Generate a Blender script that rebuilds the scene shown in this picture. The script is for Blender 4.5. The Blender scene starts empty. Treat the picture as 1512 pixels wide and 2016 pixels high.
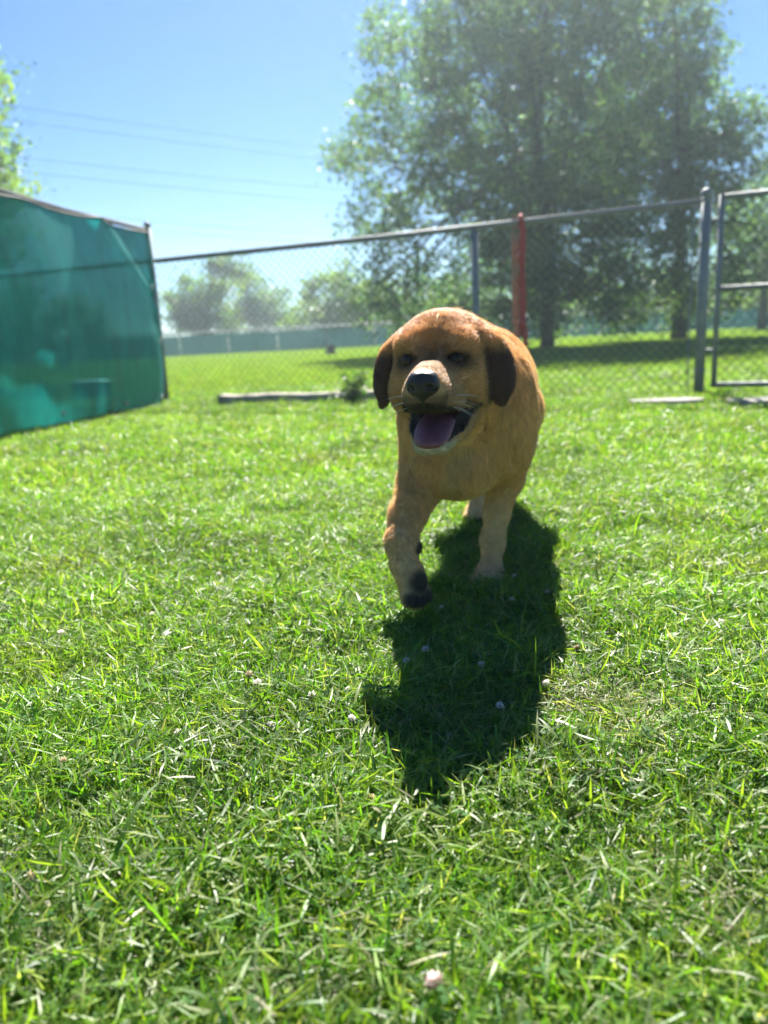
import bpy, math, random
import numpy as np
from mathutils import Vector, Matrix

# ------------------------------------------------------------------ camera, sky, sun, exposure
scene = bpy.context.scene
COL = scene.collection
CAM_H, PITCH, ROLL = 0.57, math.radians(12.8), math.radians(2.85)
FPX = 1515.0                                   # focal length in pixels of the 1512x2016 photograph
_f = Vector((0, math.cos(PITCH), -math.sin(PITCH)))
_r0 = Vector((1, 0, 0)); _u0 = _r0.cross(_f)
_r = _r0*math.cos(ROLL) - _u0*math.sin(ROLL)
_u = _u0*math.cos(ROLL) + _r0*math.sin(ROLL)
cam_d = bpy.data.cameras.new('camera'); cam = bpy.data.objects.new('camera', cam_d); COL.objects.link(cam)
cam.matrix_world = Matrix(((_r.x, _u.x, -_f.x, 0), (_r.y, _u.y, -_f.y, 0), (_r.z, _u.z, -_f.z, CAM_H), (0, 0, 0, 1)))
cam_d.sensor_fit = 'VERTICAL'; cam_d.sensor_height = 34.6; cam_d.lens = 34.6*FPX/2016
cam_d.clip_start = 0.05; cam_d.clip_end = 2000
cam_d.dof.use_dof = True; cam_d.dof.focus_distance = 1.14; cam_d.dof.aperture_fstop = 3.2
cam_d.dof.aperture_blades = 0
scene.camera = cam

SUN_EL, SUN_AZ = math.radians(44.5), math.radians(5)      # azimuth to the right of straight ahead
world = bpy.data.worlds.new('World'); scene.world = world; world.use_nodes = True
wn = world.node_tree.nodes; wl = world.node_tree.links
sky = wn.new('ShaderNodeTexSky'); sky.sky_type = 'NISHITA'; sky.sun_disc = False
sky.sun_elevation = SUN_EL; sky.sun_rotation = SUN_AZ
sky.altitude = 400; sky.air_density = 0.8; sky.dust_density = 0.0; sky.ozone_density = 3.0
wn['Background'].inputs['Strength'].default_value = 0.037
gm = wn.new('ShaderNodeHueSaturation'); gm.inputs['Saturation'].default_value = 1.38; gm.inputs['Value'].default_value = 0.95
wl.new(sky.outputs[0], gm.inputs['Color']); wb = wn.new('ShaderNodeMix'); wb.data_type = 'RGBA'; wb.blend_type = 'MULTIPLY'; wb.inputs[0].default_value = 1.0; wb.inputs[7].default_value = (0.78, 0.86, 0.88, 1)
wl.new(gm.outputs[0], wb.inputs[6]); wl.new(wb.outputs[2], wn['Background'].inputs['Color'])
sun_d = bpy.data.lights.new('sun', 'SUN'); sun = bpy.data.objects.new('sun', sun_d); COL.objects.link(sun)
sun_d.energy = 5.0; sun_d.angle = math.radians(0.53); sun_d.color = (1.0, 0.955, 0.88)
SUNV = Vector((math.cos(SUN_EL)*math.sin(SUN_AZ), math.cos(SUN_EL)*math.cos(SUN_AZ), math.sin(SUN_EL)))
sun.rotation_euler = SUNV.to_track_quat('Z', 'Y').to_euler(); sun.location = (0, 0, 20)
vs = scene.view_settings
vs.view_transform = 'Standard'; vs.look = 'None'; vs.exposure = 2.0; vs.gamma = 1.0
scene.render.engine = 'CYCLES'
cy = scene.cycles
cy.max_bounces = 7; cy.diffuse_bounces = 4; cy.glossy_bounces = 2; cy.transmission_bounces = 4
cy.transparent_max_bounces = 12; cy.volume_bounces = 1
cy.use_denoising = True; cy.sample_clamp_indirect = 6.0; cy.caustics_reflective = False; cy.caustics_refractive = False

# ------------------------------------------------------------------ helpers
def ray(px, py): return _f + _r*((px-756)/FPX) - _u*((py-1008)/FPX)
CAMP = Vector((0, 0, CAM_H))
def on_ground(px, py, z=0.0):
    d = ray(px, py); return CAMP + d*((z-CAM_H)/d.z)
def at_depth(px, py, Y):
    d = ray(px, py); return CAMP + d*(Y/d.y)

def tag(o, label=None, cat=None, group=None, kind=None):
    if label: o['label'] = label
    if cat: o['category'] = cat
    if group: o['group'] = group
    if kind: o['kind'] = kind
    return o
def empty(name, loc=(0, 0, 0), rotz=0.0, label=None, cat=None, group=None):
    o = bpy.data.objects.new(name, None); COL.objects.link(o)
    o.location = loc; o.rotation_euler = (0, 0, rotz); o.empty_display_size = 0.1
    return tag(o, label, cat, group)
def link(name, me, mat=None, parent=None, loc=None, smooth=False):
    o = bpy.data.objects.new(name, me); COL.objects.link(o)
    if mat is not None and not me.materials: me.materials.append(mat)
    if parent is not None: o.parent = parent
    if loc is not None: o.location = loc
    if smooth:
        me.polygons.foreach_set('use_smooth', [True]*len(me.polygons))
    return o
def mesh_np(name, V, F):
    """V (n,3); F list of (m,k) integer arrays, each with its own k"""
    me = bpy.data.meshes.new(name)
    V = np.asarray(V, dtype=np.float32)
    if not isinstance(F, list): F = [F]
    F = [np.asarray(f, dtype=np.int32) for f in F if len(f)]
    loops = np.concatenate([f.ravel() for f in F])
    tot = np.concatenate([np.full(len(f), f.shape[1], np.int32) for f in F])
    start = np.concatenate([[0], np.cumsum(tot)[:-1]]).astype(np.int32)
    me.vertices.add(len(V)); me.vertices.foreach_set('co', V.ravel())
    me.loops.add(len(loops)); me.loops.foreach_set('vertex_index', loops)
    me.polygons.add(len(tot)); me.polygons.foreach_set('loop_start', start); me.polygons.foreach_set('loop_total', tot)
    me.update(calc_edges=True); me.validate()
    return me
def set_col(me, C, name='col'):
    a = me.attributes.new(name, 'FLOAT_COLOR', 'POINT')
    C = np.asarray(C, np.float32)
    if C.shape[1] == 3: C = np.concatenate([C, np.ones((len(C), 1), np.float32)], 1)
    a.data.foreach_set('color', C.ravel())

class MB:
    """collects tubes, boxes, lathes into one mesh"""
    def __init__(s): s.V = []; s.F = []
    def add(s, vs, fs):
        b = len(s.V); s.V += [tuple(v) for v in vs]; s.F += [tuple(i+b for i in f) for f in fs]
    def tube(s, pts, r, n=8, caps=True):
        pts = [Vector(p) for p in pts]; m = len(pts)
        rs = r if isinstance(r, (list, tuple)) else [r]*m
        vs = []; ref = None
        for i, p in enumerate(pts):
            t = (pts[min(i+1, m-1)] - pts[max(i-1, 0)]).normalized()
            if ref is None: ref = Vector((0, 0, 1)) if abs(t.z) < 0.9 else Vector((1, 0, 0))
            a = (ref - t*ref.dot(t)).normalized(); ref = a; b = t.cross(a)
            for k in range(n):
                w = 2*math.pi*k/n
                vs.append(p + (a*math.cos(w) + b*math.sin(w))*rs[i])
        fs = []
        for i in range(m-1):
            for k in range(n):
                k2 = (k+1) % n
                fs.append((i*n+k, i*n+k2, (i+1)*n+k2, (i+1)*n+k))
        if caps:
            fs.append(tuple(range(n))[::-1]); fs.append(tuple((m-1)*n+k for k in range(n)))
        s.add(vs, fs)
    def box(s, c, size, M=None):
        vs = []
        for dx in (-.5, .5):
            for dy in (-.5, .5):
                for dz in (-.5, .5):
                    v = Vector((dx*size[0], dy*size[1], dz*size[2]))
                    if M is not None: v = M @ v
                    vs.append(Vector(c) + v)
        s.add(vs, [(0, 1, 3, 2), (4, 6, 7, 5), (0, 4, 5, 1), (2, 3, 7, 6), (0, 2, 6, 4), (1, 5, 7, 3)])
    def lathe(s, prof, n=16, c=(0, 0, 0)):
        vs = []; fs = []
        for r, z in prof:
            for k in range(n):
                w = 2*math.pi*k/n; vs.append((c[0]+r*math.cos(w), c[1]+r*math.sin(w), c[2]+z))
        for i in range(len(prof)-1):
            for k in range(n):
                k2 = (k+1) % n; fs.append((i*n+k, i*n+k2, (i+1)*n+k2, (i+1)*n+k))
        fs.append(tuple(range(n))[::-1]); fs.append(tuple((len(prof)-1)*n+k for k in range(n)))
        s.add(vs, fs)
    def mesh(s, name):
        me = bpy.data.meshes.new(name); me.from_pydata(s.V, [], s.F); me.update(); return me
    def build(s, name, mat, parent=None, loc=None, smooth=False):
        return link(name, s.mesh(name), mat, parent, loc, smooth)

# ------------------------------------------------------------------ materials
def new_mat(name):
    m = bpy.data.materials.new(name); m.use_nodes = True
    n = m.node_tree.nodes; n.clear()
    out = n.new('ShaderNodeOutputMaterial')
    return m, n, m.node_tree.links, out
def plain(name, col, rough=0.6, metal=0.0, noise=0.0, scale=20.0, col2=None, bump=0.0, spec=0.5):
    m, n, l, out = new_mat(name)
    b = n.new('ShaderNodeBsdfPrincipled'); l.new(b.outputs[0], out.inputs[0])
    b.inputs['Roughness'].default_value = rough; b.inputs['Metallic'].default_value = metal
    b.inputs['Specular IOR Level'].default_value = spec
    if col2 is None: col2 = tuple(c*(1-noise) for c in col)
    tc = n.new('ShaderNodeTexCoord'); nz = n.new('ShaderNodeTexNoise')
    nz.inputs['Scale'].default_value = scale; nz.inputs['Detail'].default_value = 6; nz.inputs['Roughness'].default_value = 0.65
    l.new(tc.outputs['Object'], nz.inputs['Vector'])
    r = n.new('ShaderNodeValToRGB'); r.color_ramp.elements[0].position = 0.35; r.color_ramp.elements[1].position = 0.65
    r.color_ramp.elements[0].color = (*col2, 1); r.color_ramp.elements[1].color = (*col, 1)
    l.new(nz.outputs['Fac'], r.inputs[0]); l.new(r.outputs[0], b.inputs['Base Color'])
    if bump:
        bp = n.new('ShaderNodeBump'); bp.inputs['Strength'].default_value = bump; bp.inputs['Distance'].default_value = 0.01
        l.new(nz.outputs['Fac'], bp.inputs['Height']); l.new(bp.outputs[0], b.inputs['Normal'])
    return m
def leafy(name, trans=0.45, rough=0.4, tint=(1.5, 1.35, 0.55), hue_scale=1.3, spec=0.5, vary=0.5, dry=None):
    """thin leaf or blade: colour from the 'col' attribute, lit through from behind, slight gloss"""
    m, n, l, out = new_mat(name)
    at = n.new('ShaderNodeAttribute'); at.attribute_name = 'col'
    geo = n.new('ShaderNodeNewGeometry')
    nz = n.new('ShaderNodeTexNoise'); nz.inputs['Scale'].default_value = hue_scale; nz.inputs['Detail'].default_value = 4
    l.new(geo.outputs['Position'], nz.inputs['Vector'])
    mr = n.new('ShaderNodeMapRange'); mr.inputs[1].default_value = 0.3; mr.inputs[2].default_value = 0.7
    mr.inputs[3].default_value = 1-vary*0.5; mr.inputs[4].default_value = 1+vary*0.5
    l.new(nz.outputs['Fac'], mr.inputs[0])
    sc = n.new('ShaderNodeMix'); sc.data_type = 'RGBA'; sc.blend_type = 'MULTIPLY'; sc.inputs[0].default_value = 1
    l.new(at.outputs['Color'], sc.inputs[6]); l.new(mr.outputs[0], sc.inputs[7])
    colr = sc.outputs[2]
    if dry is not None:      # drier, strawy areas
        nz2 = n.new('ShaderNodeTexNoise'); nz2.inputs['Scale'].default_value = dry[0]; nz2.inputs['Detail'].default_value = 3
        l.new(geo.outputs['Position'], nz2.inputs['Vector'])
        m2 = n.new('ShaderNodeMapRange'); m2.inputs[1].default_value = dry[1]; m2.inputs[2].default_value = dry[2]
        m2.inputs[3].default_value = 0; m2.inputs[4].default_value = dry[3]
        l.new(nz2.outputs['Fac'], m2.inputs[0])
        mx = n.new('ShaderNodeMix'); mx.data_type = 'RGBA'
        l.new(m2.outputs[0], mx.inputs[0]); l.new(colr, mx.inputs[6]); mx.inputs[7].default_value = (0.20, 0.19, 0.06, 1)
        colr = mx.outputs[2]
    b = n.new('ShaderNodeBsdfPrincipled'); b.inputs['Roughness'].default_value = rough
    b.inputs['Specular IOR Level'].default_value = spec
    l.new(colr, b.inputs['Base Color'])
    tr = n.new('ShaderNodeBsdfTranslucent')
    tm = n.new('ShaderNodeMix'); tm.data_type = 'RGBA'; tm.blend_type = 'MULTIPLY'; tm.inputs[0].default_value = 1
    l.new(colr, tm.inputs[6]); tm.inputs[7].default_value = (*tint, 1); l.new(tm.outputs[2], tr.inputs['Color'])
    ms = n.new('ShaderNodeMixShader'); ms.inputs[0].default_value = trans
    l.new(b.outputs[0], ms.inputs[1]); l.new(tr.outputs[0], ms.inputs[2]); l.new(ms.outputs[0], out.inputs[0])
    return m
M_galv = plain('galvanised_steel', (0.27, 0.285, 0.295), 0.6, 0.2, 0.35, 9)
M_wire = plain('fence_wire', (0.07, 0.08, 0.085), 0.7, 0.0, 0.3, 30)
M_greypost = plain('dull_post', (0.27, 0.30, 0.33), 0.6, 0.3, 0.3, 12)

# ------------------------------------------------------------------ ground
def ground_material():
    m, n, l, out = new_mat('lawn_soil')
    b = n.new('ShaderNodeBsdfPrincipled'); b.inputs['Roughness'].default_value = 0.9; b.inputs['Specular IOR Level'].default_value = 0.1
    l.new(b.outputs[0], out.inputs[0])
    tc = n.new('ShaderNodeTexCoord')
    def noise(s, d=6):
        z = n.new('ShaderNodeTexNoise'); z.inputs['Scale'].default_value = s; z.inputs['Detail'].default_value = d
        l.new(tc.outputs['Object'], z.inputs['Vector']); return z
    n1, n2 = noise(60), noise(0.7)
    r1 = n.new('ShaderNodeValToRGB'); l.new(n1.outputs['Fac'], r1.inputs[0])
    e = r1.color_ramp.elements; e[0].position = .3; e[0].color = (0.06, 0.065, 0.02, 1); e[1].position = .75; e[1].color = (0.19, 0.18, 0.07, 1)
    r2 = n.new('ShaderNodeValToRGB'); l.new(n2.outputs['Fac'], r2.inputs[0])
    e = r2.color_ramp.elements; e[0].position = .3; e[0].color = (0.8, 0.95, 0.8, 1); e[1].position = .7; e[1].color = (1.25, 1.1, 0.9, 1)
    mx = n.new('ShaderNodeMix'); mx.data_type = 'RGBA'; mx.blend_type = 'MULTIPLY'; mx.inputs[0].default_value = 1
    l.new(r1.outputs[0], mx.inputs[6]); l.new(r2.outputs[0], mx.inputs[7]); l.new(mx.outputs[2], b.inputs['Base Color'])
    bp = n.new('ShaderNodeBump'); bp.inputs['Strength'].default_value = 0.5; bp.inputs['Distance'].default_value = 0.01
    l.new(n1.outputs['Fac'], bp.inputs['Height']); l.new(bp.outputs[0], b.inputs['Normal'])
    return m
g = link('ground', mesh_np('ground', [(-150, -40, 0), (150, -40, 0), (150, 150, 0), (-150, 150, 0)], np.array([[0, 1, 2, 3]])), ground_material())
tag(g, 'lawn soil under the grass', kind='structure')

# ------------------------------------------------------------------ fences of the yard
FL, FR = Vector((-2.23, 8.12, 0)), Vector((2.50, 6.04, 0))       # chain-link corner posts
fdir = (FR-FL).normalized()
FH = 1.43
def line_post(name, p, h, r, mat, parent, cap=True):
    b = MB(); b.tube([p + Vector((0, 0, -0.1)), p + Vector((0, 0, h))], r, 14); o = b.build(name, mat, parent, smooth=False)
    for pl in o.data.polygons: pl.use_smooth = len(pl.vertices) == 4
    if cap:
        c = MB(); c.lathe([(r*1.12, -0.03), (r*1.16, 0.0), (r*0.9, r*0.6), (r*0.3, r*0.95)], 14, p + Vector((0, 0, h)))
        c.build('post_cap', mat, o, smooth=True)
    return o
def chain_mesh(parent, A, d, L, z0, z1, s=0.078, r=0.0024, name='chain_link_mesh'):
    b = MB(); Hh = z1-z0; off = Vector((-d.y, d.x, 0))*0.004
    for sg in (1, -1):
        k = -Hh
        while k < L + Hh:
            # line x = k + sg*(z) within [0,L]x[0,Hh]
            x0, x1 = (k, k+Hh) if sg > 0 else (k, k-Hh)
            ts = []
            for t in (0, 1):
                ts.append(t)
            ta, tb = 0.0, 1.0
            dx = x1-x0
            lo, hi = sorted(((0-x0)/dx, (L-x0)/dx))
            ta, tb = max(ta, lo), min(tb, hi)
            if tb-ta > 0.01:
                P = lambda t: A + d*(x0+dx*t) + Vector((0, 0, z0+Hh*t)) + off*sg
                b.tube([P(ta), P(tb)], r, 4, False)
            k += s
    o = b.build(name, M_wire, parent); tag(o, kind='stuff'); return o

cf = empty('chain_link_fence', FL, 0, 'galvanised chain-link fence with bare top rail behind the dog', 'fence')
def cfp(p): return Vector(p) - FL
EXT = 5.0
A0 = FL - fdir*EXT; LT = (FR-FL).length
b = MB(); b.tube([cfp(A0 + Vector((0, 0, FH))), cfp(FL + fdir*(LT*0.5) + Vector((0, 0, FH-0.012))), cfp(FR + Vector((0, 0, FH)))], 0.025, 12, True)
b.build('top_rail', M_galv, cf, smooth=True)
line_post('post', cfp(FR), FH+0.06, 0.038, M_greypost, cf)
chain_mesh(cf, cfp(A0), fdir, LT+EXT, 0.03, FH-0.01)
def fence_at(px):       # point of the fence line under an image column
    best = None
    for k in range(0, 2001):
        p = FL + fdir*(k/2000*LT*1.3)
        q = project(p + Vector((0, 0, 1.0)))
        if best is None or abs(q[0]-px) < best[0]: best = (abs(q[0]-px), p)
    return best[1]
def project(p):
    v = Vector(p)-CAMP; z = v.dot(_f); return (756 + FPX*v.dot(_r)/z, 1008 - FPX*v.dot(_u)/z)
pB = fence_at(936)
line_post('post', cfp(pB), FH-0.03, 0.03, M_greypost, cf, cap=False)
pC = fence_at(1022)
M_wood = plain('post_wood', (0.34, 0.29, 0.20), 0.8, 0, 0.4, 25, bump=0.3)
b = MB(); b.box(cfp(pC + Vector((-0.035, 0.03, 0.74))), (0.045, 0.03, 1.5), None); b.build('stake', M_wood, cf)
b = MB()
for k in range(5):     # tie bands on the corner post
    z = 0.2 + k*0.31
    b = MB(); b.lathe([(0.041, -0.012), (0.043, -0.01), (0.043, 0.01), (0.041, 0.012)], 14, cfp(FR + Vector((0, 0, z)))); b.build('tension_band', M_greypost, cf, smooth=False)
b = MB(); b.tube([cfp(FR - fdir*0.085 + Vector((0, 0, 0.04))), cfp(FR - fdir*0.085 + Vector((0, 0, FH-0.03)))], 0.007, 6); b.build('tension_bar', M_greypost, cf)

# red strap hanging from the top rail
M_red = plain('red_webbing', (0.50, 0.065, 0.06), 0.8, 0, 0.35, 40)
sp = pC + Vector((0.01, -0.032, 0))
st = empty('red_strap', sp, 0, 'red webbing strap knotted and hanging from the chain-link top rail', 'strap')
b = MB()
def ribbon(b, pts, ws, th=0.006):
    n = len(pts); vs = []
    for p, w in zip(pts, ws):
        for sx, sy in ((-1, -1), (1, -1), (1, 1), (-1, 1)): vs.append((p[0]+sx*w/2, p[1]+sy*th/2, p[2]))
    fs = []
    for i in range(n-1):
        for k in range(4): fs.append((i*4+k, i*4+(k+1) % 4, (i+1)*4+(k+1) % 4, (i+1)*4+k))
    fs += [(3, 2, 1, 0), tuple((n-1)*4+k for k in range(4))]
    b.add(vs, fs)
rng = random.Random(4)
zs = [FH+0.028 - i*0.062 for i in range(16)]
ribbon(b, [(0.006*math.sin(i*1.1), -0.004 - 0.008*math.sin(i*0.7), z) for i, z in enumerate(zs)], [0.032 + 0.009*math.sin(i*1.7)+0.0012*i for i in range(16)], 0.012)
b.build('hanging_length', M_red, st)
b = MB(); ribbon(b, [(0.022+0.005*math.sin(i*0.9), -0.016 - 0.006*math.cos(i), FH-0.03 - i*0.07) for i in range(13)], [0.02]*13, 0.01); b.build('hanging_length', M_red, st)
b = MB(); b.tube([(0, -0.035, FH-0.03), (0, -0.034, FH+0.02), (0, 0.0, FH+0.036), (0, 0.05, FH+0.02), (0, 0.06, FH-0.05)], 0.02, 8); b.build('rail_loop', M_red, st, smooth=True)
for (x, z, r) in ((0.0, 0.62, 0.035), (0.022, 0.55, 0.032), (0.03, 0.46, 0.028)):
    b = MB(); prof = [(r*math.sin(a)*(1+0.12*math.sin(a*6)), r*0.95*-math.cos(a)) for a in np.linspace(0.25, 2.9, 9)]
    b.lathe(prof, 10, (x, -0.012, z)); b.build('knot', M_red, st, smooth=True)
b = MB(); ribbon(b, [(0.012+0.004*i, -0.012, 0.66-0.045*i) for i in range(5)], [0.035]*5, 0.012); b.build('tail_end', M_red, st)

# gate beyond the right-hand post
gp = FR + fdir*0.105
gt = empty('gate', gp, 0, 'galvanised tube gate with middle rail beside the fence corner post', 'gate')
GH0, GH1 = 0.085, 1.47
def gpt(u, z): return fdir*u + Vector((0, 0, z))
GW = 1.25
for u in (0, GW):
    b = MB(); b.tube([gpt(u, GH0-0.02), gpt(u, GH1)], 0.021, 10); b.build('stile', M_galv if u else M_greypost, gt, smooth=True)
for z in (GH0, 0.80, GH1-0.02):
    b = MB(); b.tube([gpt(0, z), gpt(GW, z)], 0.021, 10); b.build('rail', M_galv, gt, smooth=True)
chain_mesh(gt, Vector((0, 0, 0)), fdir, GW, GH0, GH1-0.02)
for z in (0.35, 1.3):
    b = MB(); b.tube([-fdir*0.13 + Vector((0, 0, z)), gpt(0, z)], 0.012, 8); b.build('hinge', M_greypost, gt)

# teal privacy screen fence on the left
SF = Vector((-2.20, 8.08, 0)); sdir = (Vector((-2.70, 5.2, 0)) - SF).normalized(); snor = Vector((-sdir.y, sdir.x, 0))
if snor.x < 0: snor = -snor
SH = 1.735; SL = 4.4
sf = empty('screen_fence', SF, 0, 'teal mesh privacy screen on a leaning steel pipe frame', 'fence')
line_post('post', Vector((0, 0, 0)), SH+0.03, 0.032, M_greypost, sf)
line_post('post', sdir*3.0, SH+0.03, 0.032, M_greypost, sf)
b = MB(); b.tube([Vector((0, 0, SH-0.02)), sdir*1.5+Vector((0, 0, SH-0.045)), sdir*3.0 + Vector((0, 0, SH-0.02)), sdir*SL + Vector((0, 0, SH-0.02))], 0.022, 10); b.build('top_rail', plain('dark_rail', (0.11, 0.12, 0.13), 0.85, 0.0, 0.3, 9, spec=.2), sf, smooth=True)
def screen_material(nm, see, k=1.0):
    m, n, l, out = new_mat(nm)
    tc = n.new('ShaderNodeTexCoord')
    mp = n.new('ShaderNodeMapping'); mp.inputs['Scale'].default_value = (1.6, 1.6, 0.45); l.new(tc.outputs['Object'], mp.inputs['Vector'])
    nz = n.new('ShaderNodeTexNoise'); nz.inputs['Scale'].default_value = 3; nz.inputs['Detail'].default_value = 8; nz.inputs['Roughness'].default_value = .7; l.new(mp.outputs[0], nz.inputs['Vector'])
    r = n.new('ShaderNodeValToRGB'); r.color_ramp.elements[0].color = (0.003*k, 0.13*k, 0.125*k, 1); r.color_ramp.elements[1].color = (0.004*k, 0.26*k, 0.24*k, 1)
    r.color_ramp.elements[0].position = .3; r.color_ramp.elements[1].position = .7
    l.new(nz.outputs['Fac'], r.inputs[0])
    d = n.new('ShaderNodeBsdfPrincipled'); d.inputs['Roughness'].default_value = 0.8; d.inputs['Specular IOR Level'].default_value = 0.12; l.new(r.outputs[0], d.inputs['Base Color'])
    t = n.new('ShaderNodeBsdfTranslucent'); l.new(r.outputs[0], t.inputs['Color'])
    m1 = n.new('ShaderNodeMixShader'); m1.inputs[0].default_value = 0.5; l.new(d.outputs[0], m1.inputs[1]); l.new(t.outputs[0], m1.inputs[2])
    tp = n.new('ShaderNodeBsdfTransparent'); tp.inputs['Color'].default_value = (0.35, 0.95, 0.92, 1)
    m2 = n.new('ShaderNodeMixShader'); m2.inputs[0].default_value = see; l.new(m1.outputs[0], m2.inputs[1]); l.new(tp.outputs[0], m2.inputs[2])
    l.new(m2.outputs[0], out.inputs[0]); return m
M_screen = screen_material('screen_fabric', 0.075, 1.15)
NU, NV = 90, 44
V = np.zeros((NU+1, NV+1, 3))
for i in range(NU+1):
    for j in range(NV+1):
        u, v = i/NU, j/NV               # u from the end post outward, v from top
        dist = u*SL
        z = (SH-0.055)*(1-v) + 0.025*v
        edge = math.exp(-dist/0.25)
        inset = 0.06 + 0.03*math.sin(v*math.pi)*edge
        bulge = 0.10*math.sin(v*math.pi)*min(1, dist/0.5+0.25) + 0.20*math.exp(-dist/1.3)*v**4
        wr = (0.022*math.sin(6*dist + 5*v + 2*math.sin(3*v+u*4)) + 0.012*math.sin(13*dist - 9*v + 1.5*math.sin(7*v+dist)))*(0.35+v*0.65)
        t = (dist*0.95 - v*1.35)         # diagonal crease from the top edge down to the post
        crease = 0.08*math.exp(-((dist + v*2.0 - 1.05)/0.07)**2)*(1 - v)*max(0, min(1, dist*6)) - 0.05*math.exp(-((dist + v*1.6 - 0.62)/0.05)**2)*(1-v)
        crease2 = 0.03*math.exp(-((dist - 0.25 - v*0.75)/0.05)**2)*v
        back = -0.20*edge*v**2            # loose lower corner swings along the fence
        p = sdir*(dist + inset - back*0 + 0.50*math.exp(-dist/0.6)*v**6) + snor*(bulge + wr + crease + crease2 + 0.03)
        z += 0.012*math.sin(dist*7)*v - 0.02*abs(math.sin(dist*3.1))*(1-v)
        V[i, j] = (p.x, p.y, z)
idx = np.arange((NU+1)*(NV+1)).reshape(NU+1, NV+1)
Q = np.stack([idx[:-1, :-1], idx[1:, :-1], idx[1:, 1:], idx[:-1, 1:]], -1).reshape(-1, 4)
fab = link('screen_fabric', mesh_np('screen_fabric', V.reshape(-1, 3), Q), M_screen, sf, smooth=True)
hm = MB(); hm.tube([V[i, NV] + np.array([0, 0, -0.004]) for i in range(0, NU+1, 3)], 0.014, 6)
hm.build('hem', plain('hem', (0.05, 0.10, 0.12), 0.7, 0, 0.4, 12), sf, smooth=True)
hm = MB(); hm.tube([V[i, 0] for i in range(0, NU+1, 3)], 0.010, 6)
hm.build('hem', plain('top_hem', (0.02, 0.05, 0.06), 0.7, 0, 0.4, 12), sf, smooth=True)
M_brass = plain('grommet_metal', (0.55, 0.56, 0.55), 0.35, 0.7, 0.2, 30)
for (i, j) in ((1, 42), (1, 28), (1, 14), (20, 42), (40, 42), (60, 42)):
    c = Vector(V[i, j]) + sdir*0.02 + snor*0.008
    b = MB(); e1 = sdir.normalized(); e2 = Vector((0, 0, 1)); pts = [c + (e1*math.cos(a) + e2*math.sin(a))*0.018 for a in np.linspace(0, 2*math.pi, 13)]
    b.tube(pts, 0.007, 6, False); b.build('grommet', M_brass, sf, smooth=True)

# tub standing behind the screen
tb = empty('tub', at_depth(186, 810, 9.4)*1.0, 0, 'low dark round tub with pale lid seen through the teal screen', 'tub'); tb.location.z = 0
b = MB(); b.lathe([(0.17, 0.0), (0.20, 0.02), (0.225, 0.19), (0.23, 0.20)], 22); b.build('tub_body', plain('tub_plastic', (0.02, 0.05, 0.12), 0.5, 0, .2), tb, smooth=True)
b = MB(); b.lathe([(0.24, 0.195), (0.245, 0.215), (0.2, 0.235), (0.05, 0.245)], 22); b.build('lid', plain('tub_lid', (0.75, 0.78, 0.76), 0.4, 0, .1), tb, smooth=True)

# timber beam at the foot of the chain-link fence, paving pads by the gate
bl, br = on_ground(440, 800), on_ground(745, 792)
bd = (br-bl).normalized(); bm_c = (bl+br)/2
beam = empty('timber_beam', (bm_c.x, bm_c.y, 0), math.atan2(bd.y, bd.x), 'weathered grey timber beam lying in the grass along the fence', 'beam')
M_beam = plain('weathered_timber', (0.50, 0.44, 0.37), 0.85, 0, 0.5, 14, bump=0.5)
L2 = (br-bl).length
vs_, fs_ = [], []
nb = 16; rng = random.Random(8)
for i in range(nb+1):
    x = -L2/2 + L2*i/nb; w = 0.10+rng.uniform(-.006, .006); h = 0.105+rng.uniform(-.012, .008); c = 0.012
    prof = [(-w, 0), (-w, h-c), (-w+c, h), (w-c, h), (w, h-c), (w, 0)]
    vs_ += [(x, y+rng.uniform(-.003, .003), z) for y, z in prof]
for i in range(nb):
    for k in range(6): fs_.append((i*6+k, i*6+(k+1) % 6, (i+1)*6+(k+1) % 6, (i+1)*6+k))
fs_ += [tuple(range(6)), tuple(nb*6+k for k in range(6))[::-1]]
b = MB(); b.add(vs_, fs_); b.build('beam_body', M_beam, beam)
M_conc = plain('old_concrete', (0.40, 0.37, 0.35), 0.9, 0, 0.5, 16, bump=0.5)
PADS = []
def pad(px0, px1, py, wid, label, seed):
    a, c = on_ground(px0, py), on_ground(px1, py-4); mid = (a+c)/2; d = (c-a).normalized(); Ln = (c-a).length
    rng = random.Random(seed); ring = []
    for k in range(18):
        w = 2*math.pi*k/18; cx = abs(math.cos(w))**0.6*math.copysign(1, math.cos(w)); cyy = abs(math.sin(w))**0.6*math.copysign(1, math.sin(w))
        ring.append((cx*Ln/2*rng.uniform(.88, 1.04), cyy*wid/2*rng.uniform(.8, 1.1)))
    vs = [(x, y, -0.01) for x, y in ring] + [(x*.985, y*.97, 0.042+rng.uniform(-.002, .002)) for x, y in ring] + [(0, 0, 0.046)]
    fs = [(k, (k+1) % 18, 18+(k+1) % 18, 18+k) for k in range(18)] + [(18+k, 18+(k+1) % 18, 36) for k in range(18)]
    bb = MB(); bb.add(vs, fs); o = bb.build('concrete_pad', M_conc, None, (mid.x, mid.y, 0)); o.rotation_euler = (0, 0, math.atan2(d.y, d.x))
    tag(o, label, 'paving'); PADS.append((mid, d, Ln/2, wid/2))
pad(1235, 1392, 800, 0.26, 'broken pale concrete pad in the grass below the fence corner post', 1)
pad(1432, 1560, 800, 0.30, 'pale concrete pad in the grass below the gate', 2)

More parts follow.
